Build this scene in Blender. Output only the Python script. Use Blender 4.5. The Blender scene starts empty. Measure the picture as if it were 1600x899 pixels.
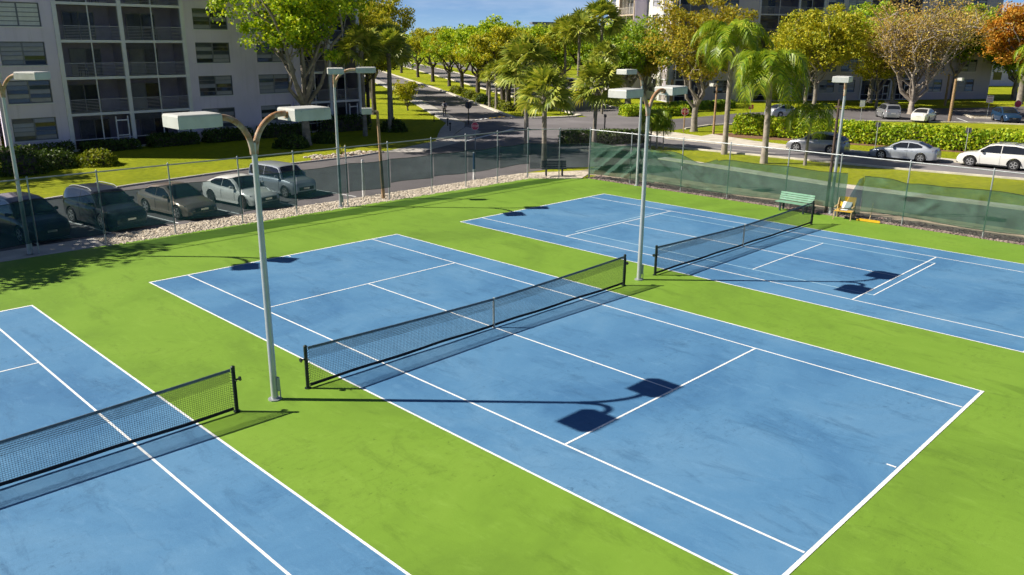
import bpy, bmesh, math, random
import numpy as np
from mathutils import Vector, Matrix, noise
R = math.radians
PI = math.pi
S = bpy.context.scene
COL = S.collection

# ------------------------------------------------------------------ camera, sky, sun, exposure
CAM = (-16.0438, -16.568, 8.2485)
PITCH, YAW, ROLL = 0.2941, 0.7925, 0.0079
cd = bpy.data.cameras.new('camera'); cam = bpy.data.objects.new('camera', cd); COL.objects.link(cam)
cd.sensor_width = 36.0; cd.lens = 1268.9 / 1600 * 36; cd.clip_end = 6000; cd.clip_start = .1
f_ = Vector((math.sin(YAW) * math.cos(PITCH), math.cos(YAW) * math.cos(PITCH), -math.sin(PITCH)))
r_ = Vector((math.cos(YAW), -math.sin(YAW), 0)); u_ = r_.cross(f_)
rr = math.cos(ROLL) * r_ + math.sin(ROLL) * u_; uu = -math.sin(ROLL) * r_ + math.cos(ROLL) * u_
cam.matrix_world = Matrix(((rr.x, uu.x, -f_.x, CAM[0]), (rr.y, uu.y, -f_.y, CAM[1]), (rr.z, uu.z, -f_.z, CAM[2]), (0, 0, 0, 1)))
S.camera = cam

SUN_EL = R(38.6); SUN_AZ = math.atan2(-.695, .719)       # angle from +Y towards +X
w = bpy.data.worlds.new('World'); S.world = w; w.use_nodes = True
nt = w.node_tree; nt.nodes.clear()
sky = nt.nodes.new('ShaderNodeTexSky'); sky.sky_type = 'NISHITA'; sky.sun_disc = False
sky.sun_elevation = SUN_EL; sky.sun_rotation = SUN_AZ; sky.air_density = .36; sky.dust_density = 0.0; sky.ozone_density = 5.0
bg = nt.nodes.new('ShaderNodeBackground'); bg.inputs[1].default_value = .066
wo = nt.nodes.new('ShaderNodeOutputWorld')
tc = nt.nodes.new('ShaderNodeTexCoord'); mpn = nt.nodes.new('ShaderNodeMapping'); mpn.inputs['Scale'].default_value = (2.2, 2.2, 14)
cn = nt.nodes.new('ShaderNodeTexNoise'); cn.inputs['Scale'].default_value = 2.6; cn.inputs['Detail'].default_value = 6; cn.inputs['Roughness'].default_value = .6
cr_ = nt.nodes.new('ShaderNodeValToRGB'); cr_.color_ramp.elements[0].position = .5; cr_.color_ramp.elements[1].position = .78; cr_.color_ramp.elements[1].color = (.22, .22, .22, 1)
cm = nt.nodes.new('ShaderNodeMix'); cm.data_type = 'RGBA'; cm.inputs[7].default_value = (10.5, 11, 11.5, 1)
nt.links.new(tc.outputs['Generated'], mpn.inputs[0]); nt.links.new(mpn.outputs[0], cn.inputs['Vector']); nt.links.new(cn.outputs['Fac'], cr_.inputs[0])
nt.links.new(cr_.outputs[0], cm.inputs[0]); nt.links.new(sky.outputs[0], cm.inputs[6]); nt.links.new(cm.outputs[2], bg.inputs[0]); nt.links.new(bg.outputs[0], wo.inputs[0])
sl = bpy.data.lights.new('sun', 'SUN'); sl.energy = 5.0; sl.angle = R(.53); sl.color = (1, .93, .82)
sun = bpy.data.objects.new('sun', sl); COL.objects.link(sun)
sv = Vector((-.695 * math.cos(SUN_EL), .719 * math.cos(SUN_EL), math.sin(SUN_EL)))
sun.rotation_euler = sv.to_track_quat('Z', 'Y').to_euler(); sun.location = (-30, 30, 40)
S.view_settings.view_transform = 'Standard'; S.view_settings.look = 'None'
S.view_settings.exposure = .68; S.view_settings.gamma = 1
S.cycles.use_denoising = True
S.cycles.max_bounces = 6; S.cycles.transparent_max_bounces = 12; S.cycles.diffuse_bounces = 3
S.cycles.use_light_tree = False

# ------------------------------------------------------------------ helpers
rnd = random.Random(7)

def tag(o, label=None, cat=None, group=None, kind=None):
    if label: o['label'] = label
    if cat: o['category'] = cat
    if group: o['group'] = group
    if kind: o['kind'] = kind
    return o

class MB:
    def __init__(s): s.v = []; s.f = []; s.m = []
    def poly(s, pts, m=0):
        n = len(s.v); s.v += [tuple(p) for p in pts]; s.f.append(tuple(range(n, n + len(pts)))); s.m.append(m); return s
    def box(s, lo, hi, m=0, mat=None):
        x0, y0, z0 = lo; x1, y1, z1 = hi
        P = [(x0, y0, z0), (x1, y0, z0), (x1, y1, z0), (x0, y1, z0), (x0, y0, z1), (x1, y0, z1), (x1, y1, z1), (x0, y1, z1)]
        if mat is not None: P = [tuple(mat @ Vector(p)) for p in P]
        n = len(s.v); s.v += P
        for q in ((0, 3, 2, 1), (4, 5, 6, 7), (0, 1, 5, 4), (1, 2, 6, 5), (2, 3, 7, 6), (3, 0, 4, 7)):
            s.f.append(tuple(n + i for i in q)); s.m.append(m)
        return s
    def cbox(s, c, d, m=0, mat=None):
        return s.box([c[i] - d[i] / 2 for i in range(3)], [c[i] + d[i] / 2 for i in range(3)], m, mat)
    def tube(s, pts, rad, n=8, m=0, cap=True, squash=None):
        pts = [Vector(p) for p in pts]
        if not isinstance(rad, (list, tuple)): rad = [rad] * len(pts)
        base = len(s.v); up = None
        for i, p in enumerate(pts):
            t = (pts[min(i + 1, len(pts) - 1)] - pts[max(i - 1, 0)])
            if t.length < 1e-9: t = Vector((0, 0, 1))
            t.normalize()
            if up is None:
                a = Vector((0, 0, 1)) if abs(t.z) < .9 else Vector((1, 0, 0))
                up = (a - t * a.dot(t)).normalized()
            else:
                up = (up - t * up.dot(t)).normalized()
            b = t.cross(up)
            for k in range(n):
                an = 2 * PI * k / n
                s.v.append(tuple(p + rad[i] * (math.cos(an) * up + math.sin(an) * b)))
        for i in range(len(pts) - 1):
            for k in range(n):
                a = base + i * n + k; b = base + i * n + (k + 1) % n
                s.f.append((a, b, b + n, a + n)); s.m.append(m)
        if cap and n > 2:
            s.f.append(tuple(base + k for k in reversed(range(n)))); s.m.append(m)
            e = base + (len(pts) - 1) * n
            s.f.append(tuple(e + k for k in range(n))); s.m.append(m)
        return s
    def cyl(s, p0, p1, r0, r1=None, n=10, m=0): return s.tube([p0, p1], [r0, r0 if r1 is None else r1], n, m)
    def loft(s, rings, m=0, closed=True, caps=True):
        base = len(s.v); n = len(rings[0])
        for r in rings: s.v += [tuple(p) for p in r]
        for i in range(len(rings) - 1):
            for k in range(n if closed else n - 1):
                a = base + i * n + k; b = base + i * n + (k + 1) % n
                s.f.append((a, b, b + n, a + n)); s.m.append(m)
        if caps:
            s.f.append(tuple(base + k for k in reversed(range(n)))); s.m.append(m)
            e = base + (len(rings) - 1) * n
            s.f.append(tuple(e + k for k in range(n))); s.m.append(m)
        return s
    def lathe(s, prof, n=16, axis='Z', m=0):
        rings = []
        for r, h in prof:
            ring = []
            for k in range(n):
                a = 2 * PI * k / n
                c, d = r * math.cos(a), r * math.sin(a)
                ring.append((c, d, h) if axis == 'Z' else (c, h, d))
            rings.append(ring)
        return s.loft(rings, m)
    def mesh(s, name, mats, smooth=False):
        me = bpy.data.meshes.new(name); me.from_pydata(s.v, [], s.f)
        if not isinstance(mats, (list, tuple)): mats = [mats]
        for x in mats: me.materials.append(x)
        if len(mats) > 1: me.polygons.foreach_set('material_index', s.m)
        bm = bmesh.new(); bm.from_mesh(me); bmesh.ops.recalc_face_normals(bm, faces=bm.faces); bm.to_mesh(me); bm.free()
        if smooth:
            me.polygons.foreach_set('use_smooth', [True] * len(me.polygons)); me.set_sharp_from_angle(angle=R(smooth if smooth > 1 else 40))
        me.update(); return me
    def obj(s, name, mats, parent=None, smooth=False, loc=None, rz=0):
        return link(name, s.mesh(name, mats, smooth), parent, loc, rz)

def link(name, me, parent=None, loc=None, rz=0):
    o = bpy.data.objects.new(name, me); COL.objects.link(o)
    if parent is not None: o.parent = parent
    if loc is not None: o.location = loc
    if rz: o.rotation_euler = (0, 0, rz)
    return o

def thing(name, label, cat, loc=(0, 0, 0), rz=0, group=None):
    o = bpy.data.objects.new(name, None); COL.objects.link(o); o.location = loc; o.rotation_euler = (0, 0, rz)
    o.empty_display_size = .3
    return tag(o, label, cat, group)

def copy_tree(o, parent=None):
    c = o.copy(); COL.objects.link(c); c.parent = parent
    for ch in list(o.children): copy_tree(ch, c)
    return c

# ------------------------------------------------------------------ materials
def nodes(name):
    m = bpy.data.materials.new(name); m.use_nodes = True
    t = m.node_tree; t.nodes.clear()
    o = t.nodes.new('ShaderNodeOutputMaterial'); b = t.nodes.new('ShaderNodeBsdfPrincipled')
    t.links.new(b.outputs[0], o.inputs[0])
    return m, t, b, o

def col4(c): return (c[0], c[1], c[2], 1)

def N(t, kind, **kw):
    n = t.nodes.new(kind)
    for k, v in kw.items(): setattr(n, k, v)
    return n

def noise_tex(t, vec, scale, detail=4, rough=.55, dist=0):
    n = N(t, 'ShaderNodeTexNoise'); n.inputs['Scale'].default_value = scale; n.inputs['Detail'].default_value = detail
    n.inputs['Roughness'].default_value = rough; n.inputs['Distortion'].default_value = dist
    t.links.new(vec, n.inputs['Vector']); return n.outputs['Fac']

def ramp(t, fac, stops):
    r = N(t, 'ShaderNodeValToRGB'); e = r.color_ramp.elements
    while len(e) < len(stops): e.new(.5)
    for i, (p, c) in enumerate(stops): e[i].position = p; e[i].color = col4(c) if len(c) == 3 else c
    t.links.new(fac, r.inputs[0]); return r.outputs[0]

def mixc(t, a, b, fac, mode='MIX'):
    m = N(t, 'ShaderNodeMix', data_type='RGBA', blend_type=mode)
    for v, s in ((fac, m.inputs[0]), (a, m.inputs[6]), (b, m.inputs[7])):
        if hasattr(v, 'links') or hasattr(v, 'is_output'): t.links.new(v, s)
        else: s.default_value = v if not isinstance(v, tuple) else col4(v)
    return m.outputs[2]

def wpos(t): return N(t, 'ShaderNodeNewGeometry').outputs['Position']
def opos(t): return N(t, 'ShaderNodeTexCoord').outputs['Object']

def bump(t, b, fac, st, dist=.02):
    n = N(t, 'ShaderNodeBump'); n.inputs['Strength'].default_value = st; n.inputs['Distance'].default_value = dist
    t.links.new(fac, n.inputs['Height']); t.links.new(n.outputs[0], b.inputs['Normal'])

def mat(name, c, rough=.6, metal=0, var=.12, scale=3., bmp=0, bscale=None, spec=.4, world=False, c2=None, mixpos=(.45, .7), coat=0):
    m, t, b, o = nodes(name)
    p = wpos(t) if world else opos(t)
    f = noise_tex(t, p, scale, 5)
    lo = tuple(x * (1 - var) for x in c); hi = tuple(min(1, x * (1 + var)) for x in c)
    cc = ramp(t, f, [(.3, lo), (.7, hi)])
    if c2:
        f2 = noise_tex(t, p, scale * .6, 6, .6, .4)
        k = ramp(t, f2, [(mixpos[0], (0, 0, 0)), (mixpos[1], (1, 1, 1))])
        cc = mixc(t, cc, c2, k)
    t.links.new(cc, b.inputs['Base Color'])
    b.inputs['Roughness'].default_value = rough; b.inputs['Metallic'].default_value = metal
    b.inputs['Specular IOR Level'].default_value = spec
    if coat: b.inputs['Coat Weight'].default_value = coat; b.inputs['Coat Roughness'].default_value = .05
    if bmp: bump(t, b, noise_tex(t, p, bscale or scale * 8, 4), bmp)
    return m

def court_mat(name, base, light, dark, seed, dirt=.24):
    m, t, b, o = nodes(name)
    p = wpos(t)
    mp = N(t, 'ShaderNodeMapping'); mp.inputs['Location'].default_value = (seed, seed * 2, 0); t.links.new(p, mp.inputs[0]); p = mp.outputs[0]
    big = noise_tex(t, p, .22, 6, .62, .8)
    c = ramp(t, big, [(.3, dark), (.5, base), (.72, light)])
    # rain-dried smears stretched along the court, at two scales
    mp2 = N(t, 'ShaderNodeMapping'); mp2.inputs['Scale'].default_value = (1.5, .5, 1); mp2.inputs['Rotation'].default_value = (0, 0, .35); t.links.new(p, mp2.inputs[0])
    sm = noise_tex(t, mp2.outputs[0], .9, 9, .78, .5)
    c = mixc(t, c, tuple(x * .62 for x in dark), ramp(t, sm, [(.53, (0, 0, 0)), (.66, (dirt * 1.7,) * 3), (.8, (.7, .7, .7))]))
    sm2 = noise_tex(t, mp2.outputs[0], 2.3, 8, .8, .3)
    c = mixc(t, c, tuple(min(1, x * 1.22 + .02) for x in light), ramp(t, sm2, [(.53, (0, 0, 0)), (.75, (.42, .42, .42))]))
    # dirty patches made of small specks, shoe scuffs and drag marks
    pat = ramp(t, noise_tex(t, p, .33, 4, .6, .7), [(.46, (.06, .06, .06)), (.60, (1, 1, 1))])
    mp3 = N(t, 'ShaderNodeMapping'); mp3.inputs['Scale'].default_value = (1, 3.2, 1); mp3.inputs['Rotation'].default_value = (0, 0, -.6); t.links.new(p, mp3.inputs[0])
    for src, sc, lo, hi, k in ((mp3.outputs[0], 2.2, .50, .70, dirt), (p, 7, .58, .68, .55)):
        sp = N(t, 'ShaderNodeMath', operation='MULTIPLY'); t.links.new(ramp(t, noise_tex(t, src, sc, 6, .75, .4), [(lo, (0, 0, 0)), (hi, (k, k, k))]), sp.inputs[0]); t.links.new(pat, sp.inputs[1])
        c = mixc(t, c, tuple(x * .42 for x in dark), sp.outputs[0])
    # hairline cracks
    vo = N(t, 'ShaderNodeTexVoronoi', feature='DISTANCE_TO_EDGE'); vo.inputs['Scale'].default_value = .11
    wob = N(t, 'ShaderNodeVectorMath', operation='ADD'); nz = N(t, 'ShaderNodeTexNoise'); nz.inputs['Scale'].default_value = .8; nz.inputs['Detail'].default_value = 6; t.links.new(p, nz.inputs['Vector'])
    scv = N(t, 'ShaderNodeVectorMath', operation='SCALE'); scv.inputs['Scale'].default_value = 1.6; t.links.new(nz.outputs['Color'], scv.inputs[0]); t.links.new(p, wob.inputs[0]); t.links.new(scv.outputs[0], wob.inputs[1]); t.links.new(wob.outputs[0], vo.inputs['Vector'])
    c = mixc(t, c, tuple(x * .5 for x in dark), ramp(t, vo.outputs['Distance'], [(0, (.14, .14, .14)), (.0018, (0, 0, 0))]))
    fine = noise_tex(t, p, 60, 2)
    c = mixc(t, c, ramp(t, fine, [(.3, (.82, .82, .82)), (.7, (1.1, 1.1, 1.1))]), .6, 'MULTIPLY')
    t.links.new(c, b.inputs['Base Color'])
    b.inputs['Roughness'].default_value = .62; b.inputs['Specular IOR Level'].default_value = .22
    bump(t, b, noise_tex(t, p, 90, 3), .25, .004)
    return m

def grass_mat():
    m, t, b, o = nodes('lawn_grass'); p = wpos(t)
    f = noise_tex(t, p, .12, 5, .6, .4); g = noise_tex(t, p, 2.5, 6, .75)
    c = ramp(t, f, [(.3, (.20, .26, .011)), (.5, (.30, .345, .013)), (.7, (.37, .385, .020))])
    c = mixc(t, c, ramp(t, g, [(.3, (.45, .5, .4)), (.6, (1.1, 1.05, 1))]), .8, 'MULTIPLY')
    k = noise_tex(t, p, .55, 5, .7, 1)
    c = mixc(t, c, (.22, .17, .06), ramp(t, k, [(.62, (0, 0, 0)), (.78, (.22, .22, .22))]))
    t.links.new(c, b.inputs['Base Color']); b.inputs['Roughness'].default_value = .9; b.inputs['Specular IOR Level'].default_value = .1
    bump(t, b, noise_tex(t, p, 7, 6, .8), 1., .12)
    return m

def asphalt_mat(name, base):
    m, t, b, o = nodes(name); p = wpos(t)
    f = noise_tex(t, p, .18, 6, .65, .6); g = noise_tex(t, p, 30, 4, .8)
    c = ramp(t, f, [(.3, tuple(x * .72 for x in base)), (.7, tuple(x * 1.25 for x in base))])
    c = mixc(t, c, ramp(t, g, [(.25, (.7, .7, .7)), (.75, (1.25, 1.25, 1.25))]), .7, 'MULTIPLY')
    k = noise_tex(t, p, .7, 5, .7, 1.5)
    c = mixc(t, c, tuple(x * .4 for x in base), ramp(t, k, [(.62, (0, 0, 0)), (.7, (.5, .5, .5))]))
    t.links.new(c, b.inputs['Base Color']); b.inputs['Roughness'].default_value = .85; b.inputs['Specular IOR Level'].default_value = .25
    bump(t, b, g, .4, .01)
    return m

def leaf_mat(name, cols, trans=.35, rough=.55):
    m, t, b, o = nodes(name)
    ri = N(t, 'ShaderNodeNewGeometry').outputs['Random Per Island']
    c = ramp(t, ri, [(i / max(1, len(cols) - 1), x) for i, x in enumerate(cols)])
    big = noise_tex(t, opos(t), .35, 3)
    c = mixc(t, c, ramp(t, big, [(.3, (.7, .75, .7)), (.7, (1.2, 1.15, 1.1))]), 1., 'MULTIPLY')
    t.links.new(c, b.inputs['Base Color']); b.inputs['Roughness'].default_value = rough; b.inputs['Specular IOR Level'].default_value = .3
    tr = N(t, 'ShaderNodeBsdfTranslucent'); t.links.new(mixc(t, c, (1.15, 1.1, .5), 1., 'MULTIPLY'), tr.inputs[0])
    mx = N(t, 'ShaderNodeMixShader'); mx.inputs[0].default_value = trans
    t.links.new(b.outputs[0], mx.inputs[1]); t.links.new(tr.outputs[0], mx.inputs[2]); t.links.new(mx.outputs[0], o.inputs[0])
    return m

def screen_mat(name, c, see, tl_=.2, tint=(1, 1, 1)):
    m, t, b, o = nodes(name); p = wpos(t)
    f = noise_tex(t, p, 1.6, 5, .6, .5)
    cc = ramp(t, f, [(.3, tuple(x * .7 for x in c)), (.7, tuple(x * 1.3 for x in c))])
    t.links.new(cc, b.inputs['Base Color']); b.inputs['Roughness'].default_value = .8; b.inputs['Specular IOR Level'].default_value = .1
    tl = N(t, 'ShaderNodeBsdfTranslucent'); t.links.new(cc, tl.inputs[0])
    m1 = N(t, 'ShaderNodeMixShader'); m1.inputs[0].default_value = tl_
    t.links.new(b.outputs[0], m1.inputs[1]); t.links.new(tl.outputs[0], m1.inputs[2])
    tp = N(t, 'ShaderNodeBsdfTransparent'); tp.inputs[0].default_value = col4(tint); mx = N(t, 'ShaderNodeMixShader')
    s2 = noise_tex(t, p, .8, 3)
    t.links.new(ramp(t, s2, [(.3, (see * .85,) * 3), (.7, (see * 1.1,) * 3)]), mx.inputs[0])
    t.links.new(m1.outputs[0], mx.inputs[1]); t.links.new(tp.outputs[0], mx.inputs[2]); t.links.new(mx.outputs[0], o.inputs[0])
    return m

def glass_mat(name, c=(.02, .025, .03), rough=.06):
    m, t, b, o = nodes(name); p = opos(t)
    f = noise_tex(t, p, 1.2, 3)
    t.links.new(ramp(t, f, [(.3, c), (.7, tuple(x * 1.8 for x in c))]), b.inputs['Base Color'])
    b.inputs['Roughness'].default_value = rough; b.inputs['Specular IOR Level'].default_value = .6
    bump(t, b, noise_tex(t, p, 2.5, 2), .05, .02)
    return m

M = {}
M['green'] = court_mat('court_green', (.170, .302, .031), (.195, .33, .038), (.132, .236, .026), 3.)
M['blue'] = court_mat('court_blue', (.088, .222, .385), (.125, .265, .42), (.060, .170, .325), 11., .27)
def line_mat():
    m, t, b, o = nodes('line_paint'); p = wpos(t)
    c = ramp(t, noise_tex(t, p, 1.2, 5, .6), [(.3, (.70, .72, .72)), (.65, (.84, .85, .84))])
    c = mixc(t, c, (.36, .44, .46), ramp(t, noise_tex(t, p, 5, 8, .8, .5), [(.56, (0, 0, 0)), (.72, (.55, .55, .55))]))
    c = mixc(t, c, (.25, .3, .3), ramp(t, noise_tex(t, p, 40, 3, .7), [(.64, (0, 0, 0)), (.74, (.5, .5, .5))]))
    t.links.new(c, b.inputs['Base Color']); b.inputs['Roughness'].default_value = .65; return m
M['line'] = line_mat()
M['line2'] = mat('thin_line_paint', (.42, .62, .72), .6, var=.06, scale=4, world=True)
M['grass'] = grass_mat()
M['asphalt'] = asphalt_mat('asphalt', (.135, .125, .128))
M['asphalt3'] = asphalt_mat('asphalt_junction', (.185, .172, .176))
M['asphalt2'] = asphalt_mat('asphalt_street', (.20, .185, .182))
M['concrete'] = mat('concrete', (.48, .45, .41), .85, var=.15, scale=1.2, world=True, c2=(.34, .32, .29), bmp=.2, bscale=25)
M['kerb'] = mat('kerb_concrete', (.60, .55, .46), .85, var=.12, scale=1.5, world=True, c2=(.42, .38, .30), bmp=.2, bscale=20)
M['dirt'] = mat('sandy_dirt', (.36, .30, .21), .95, var=.2, scale=1.5, world=True, c2=(.2, .17, .12), bmp=.5, bscale=12)
M['mulch'] = mat('mulch', (.19, .10, .055), .95, var=.3, scale=3, world=True, bmp=.6, bscale=14)
M['gravel'] = mat('white_gravel', (.60, .53, .43), .9, var=.25, scale=6, world=True, c2=(.36, .30, .22))
M['rock'] = mat('dark_rock', (.20, .15, .13), .9, var=.4, scale=5, world=True, c2=(.34, .27, .23))
M['yellow_paint'] = mat('yellow_road_paint', (.72, .45, .05), .7, var=.15, world=True, c2=(.3, .25, .1), mixpos=(.6, .8))
M['galv'] = mat('galvanized_steel', (.36, .38, .39), .5, .4, var=.12, scale=6, c2=(.38, .38, .36), mixpos=(.55, .8))
M['wire'] = mat('chain_link_wire', (.22, .23, .23), .5, .5, var=.15, scale=4)
M['pole'] = mat('grey_pole_paint', (.46, .48, .49), .38, .35, var=.08, scale=2.5, c2=(.42, .42, .40), mixpos=(.6, .8))
M['rust'] = mat('rusty_steel', (.30, .135, .045), .75, .2, var=.35, scale=5, c2=(.50, .42, .32), mixpos=(.4, .62), bmp=.2)
M['head'] = mat('lamp_head_paint', (.50, .50, .46), .5, 0, var=.08, scale=3, c2=(.36, .35, .29), mixpos=(.5, .8))
M['lens'] = mat('lamp_lens', (.55, .55, .50), .25, 0, var=.05)
M['darkpost'] = mat('dark_green_post', (.018, .028, .022), .5, .2, var=.3, scale=8)
M['cord'] = mat('black_net_cord', (.012, .014, .016), .85, var=.2, scale=20)
M['band'] = mat('net_headband', (.12, .15, .17), .8, var=.2, scale=4)
M['tape'] = mat('net_bottom_tape', (.012, .014, .02), .8, var=.2, scale=6)
M['strap'] = mat('net_strap', (.45, .47, .42), .8, var=.1)
M['wood'] = mat('weathered_wood', (.36, .235, .125), .85, var=.25, scale=6, c2=(.22, .14, .08), bmp=.3)
M['wooddark'] = mat('dark_pole_wood', (.09, .06, .045), .9, var=.3, scale=6, bmp=.3)
M['whitepaint'] = mat('white_paint', (.70, .69, .66), .6, var=.08, scale=3, c2=(.5, .48, .44), mixpos=(.6, .85))
M['screen_shaded'] = screen_mat('windscreen_shaded', (.020, .058, .068), .38, .16, (.82, .97, 1))  # darker copy of the windscreen cloth; its backlit shade is in the colour
M['screen_green'] = screen_mat('windscreen_green', (.058, .125, .088), .33, .22, (.85, 1, .92))
# ------------------------------------------------------------------ setting: ground, roads, walks
def sheet(name, pts, z, m, label=None, cat=None, thick=0, kind='structure'):
    b = MB()
    if thick:
        lo = [(x, y, z - thick) for x, y in pts]; hi = [(x, y, z) for x, y in pts]; n = len(pts)
        b.poly(hi)
        for i in range(n): b.poly([lo[i], lo[(i + 1) % n], hi[(i + 1) % n], hi[i]])
    else: b.poly([(x, y, z) for x, y in pts])
    o = b.obj(name, m)
    if not thick and o.data.polygons[0].normal.z < 0: o.data.flip_normals()
    return tag(o, label or name.replace('_', ' '), cat or name.split('_')[-1], kind=kind)

def strip(pts, w):
    P = [Vector((x, y, 0)) for x, y in pts]; L = []; Rr = []
    for i, p in enumerate(P):
        t = (P[min(i + 1, len(P) - 1)] - P[max(i - 1, 0)]).normalized(); nn = Vector((-t.y, t.x, 0)) * w / 2
        L.append(p + nn); Rr.append(p - nn)
    return L, Rr

def kerb(name, pts, w, z0, z1, m, label, parent=None, cat='kerb'):
    L, Rr = strip(pts, w)
    rings = []
    for a, b in zip(L, Rr): rings.append([(a.x, a.y, z0), (a.x, a.y, z1 - .015), (a.x * .9 + b.x * .1, a.y * .9 + b.y * .1, z1), (b.x * .9 + a.x * .1, b.y * .9 + a.y * .1, z1), (b.x, b.y, z1 - .015), (b.x, b.y, z0)])
    o = MB().loft(rings).obj(name, m, parent)
    if parent is None: tag(o, label, cat, kind='structure')
    return o

GZ = -.06
g = MB()
nx = 40
g.poly([(-400, -300, GZ), (1500, -300, GZ), (1500, 1500, GZ), (-400, 1500, GZ)])
tag(g.obj('lawn_ground', M['grass']), 'green lawn ground running to the horizon', 'lawn', kind='structure')

BD = Vector((.526, .850, 0)); BN = Vector((.850, -.526, 0))
LB = Vector((42.5, 48.2, 0)); RB = Vector((50.5, 49.3, 0))
def bl(base, t, off=0): q = base + BD * t + BN * off; return (q.x, q.y)

sheet('parking_lot', [(-45, 20.5), (26, 20.5), (30, 23), (30, 37.5), (24, 35.6), (19, 34.3), (10.7, 34.1), (1.8, 32.7), (-5.5, 30.6), (-45, 24)], -.05, M['asphalt'], 'dark asphalt parking lot behind the left fence', 'parking lot')
sheet('road_junction', [(26, 20.2), (28.5, 19), (35.2, 18.4), (37, 20.5), (41.2, 24), (42, 16), (43, 4), (46, -12), (50.5, -12), (49.6, 4), (49.2, 14), (47, 20), (46.5, 25.3), (50, 30), (62, 36.5), (66, 40.5), bl(RB, 0, 17), bl(RB, 0, 9), (55.5, 46.2), (53, 46.8), bl(RB, 0), bl(LB, 0), (33, 40), (29, 37.3)], -.046, M['asphalt3'], 'asphalt road junction beyond the corner of the courts', 'road')
sheet('boulevard_road', [bl(LB, -.5), bl(RB, -.5), bl(RB, 60), bl(RB, 160, -3), bl(RB, 400, -30), bl(LB, 400, -30), bl(LB, 160, -3), bl(LB, 60)], -.042, M['asphalt2'], 'grey left lane of the boulevard running away between trees', 'road')
sheet('boulevard_lane', [bl(RB, -2, 9), bl(RB, -2, 17), bl(RB, 60, 17), bl(RB, 300, 17), bl(RB, 300, 9), bl(RB, 60, 9)], -.042, M['asphalt2'], 'grey right lane of the boulevard beyond the planted median', 'road')
sheet('far_parking', [bl(RB, 30, 24), bl(RB, 30, 40), bl(RB, 250, 40), bl(RB, 250, 24)], -.05, M['asphalt2'], 'pale far parking strip seen under the boulevard trees', 'parking lot')
sheet('side_parking', [(55, 34), (62, 36.5), (78, 35.5), (95, 29.5), (108, 20), (121, 14), (145, 0), (110, -20), (95, -10), (86, 11), (79, 20), (71, 26), (60, 30), (53, 29.5)], -.049, M['asphalt'], 'shaded parking area beyond the long clipped hedge', 'parking lot')
sheet('service_path', [(28.4, 19), (28, 10), (27.4, -3), (27, -20), (33, -20), (33, -4), (33.2, 8), (34.6, 18.4)], -.042, M['asphalt'], 'dark asphalt path behind the right fence', 'path')
sheet('dirt_strip', [(25.2, 18.5), (25.2, -20), (27.2, -20), (27.5, -3), (28.1, 10), (28.5, 19)], -.05, M['dirt'], 'sandy strip of ground behind the right fence', 'ground')
sheet('pale_walk', [(32.9, -20), (32.6, 4), (33.3, 9), (34.2, 14), (34.8, 18.4), (35.7, 18.4), (35.2, 13.5), (34.4, 8.5), (33.7, 4), (34, -20)], .02, M['kerb'], 'pale concrete walk crossing behind the green windscreens', 'walk', thick=.1)
sheet('boulevard_sidewalk', [bl(LB, -.5, -.2), bl(LB, 60, -.2), bl(LB, 160, -3.2), bl(LB, 300, -18), bl(LB, 300, -20), bl(LB, 160, -5), bl(LB, 60, -2), bl(LB, -.5, -2)], .04, M['concrete'], 'pale sidewalk beside the boulevard where the person walks', 'sidewalk', thick=.12)
sheet('corner_sidewalk', [bl(LB, -.55, -.2), bl(LB, -.55, -2.2), (36.5, 45.2), (33, 41.5), (29.8, 38), (32.2, 38.8), (35.5, 41.8), (39, 44.6)], .04, M['concrete'], 'blue-grey shaded walk joining the sidewalk to the lot', 'sidewalk', thick=.12)
sheet('lot_apron', [(22, 35.2), (29.6, 38.0), (33, 39.6), (40, 45.4), (38, 41), (31.5, 36.2), (24, 33.2)], -.038, M['concrete'], 'light concrete apron at the parking lot entrance', 'apron')
sheet('street_sidewalk', [(47.0, 14.4), (46.4, 20), (46.2, 25.3), (49.5, 30), (51.4, 29), (50.2, 24.3), (52.5, 24.6), (50.4, 19), (49.8, 14.4)], .03, M['kerb'], 'sunlit concrete corner sidewalk before the stop sign', 'sidewalk', thick=.1)
sheet('hedge_sidewalk', [(49.2, 14.3), (49.7, 4), (50.6, -14), (52, -14), (51, 4), (50.5, 14.3)], .03, M['kerb'], 'narrow pale sidewalk behind the parked street cars', 'sidewalk', thick=.1)
kerb('median_kerb', [bl(RB, 300, -20), bl(RB, 160, -2.6), bl(RB, 60, .3), bl(RB, 0, .3), (52, 47.6), (53.4, 46.6), (55.5, 46.0), (57, 45.8), bl(RB, 2, 8.7), bl(RB, 60, 8.7), bl(RB, 200, 8.7)], .55, GZ, .1, M['kerb'], 'cream kerb round the planted boulevard median')
kerb('street_kerb', [(41.2, 24.2), (42, 16), (43, 4), (46, -12)], .25, GZ, .06, M['kerb'], 'kerb along the near edge of the right street')
kerb('lot_kerb', [(-45, 24), (-5.5, 30.6), (1.8, 32.7), (10.7, 34.1), (19, 34.3), (22, 35.1)], .2, GZ, .05, M['concrete'], 'low kerb between the parking lot and the left lawn')
kerb('lane_kerb', [bl(RB, 250, 17.2), bl(RB, 60, 17.2), bl(RB, 0, 17.2), (66, 40.2), (62, 36.2), (57, 34)], .4, GZ, .09, M['kerb'], 'kerb on the far right side of the boulevard')
kerb('island_kerb', [(33.5, 26.4), (34.2, 24.6), (36.5, 24.6), (41, 24.3)], .3, GZ, .1, M['kerb'], 'curved kerb around the dark hedge island')
kerb('side_kerb', [(54.8, 29.2), (60, 29.6), (71, 25.6), (79, 19.6), (86, 10.6), (94, -9)], .3, GZ, .08, M['kerb'], 'kerb between the long hedge lawn and the side parking')
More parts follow.
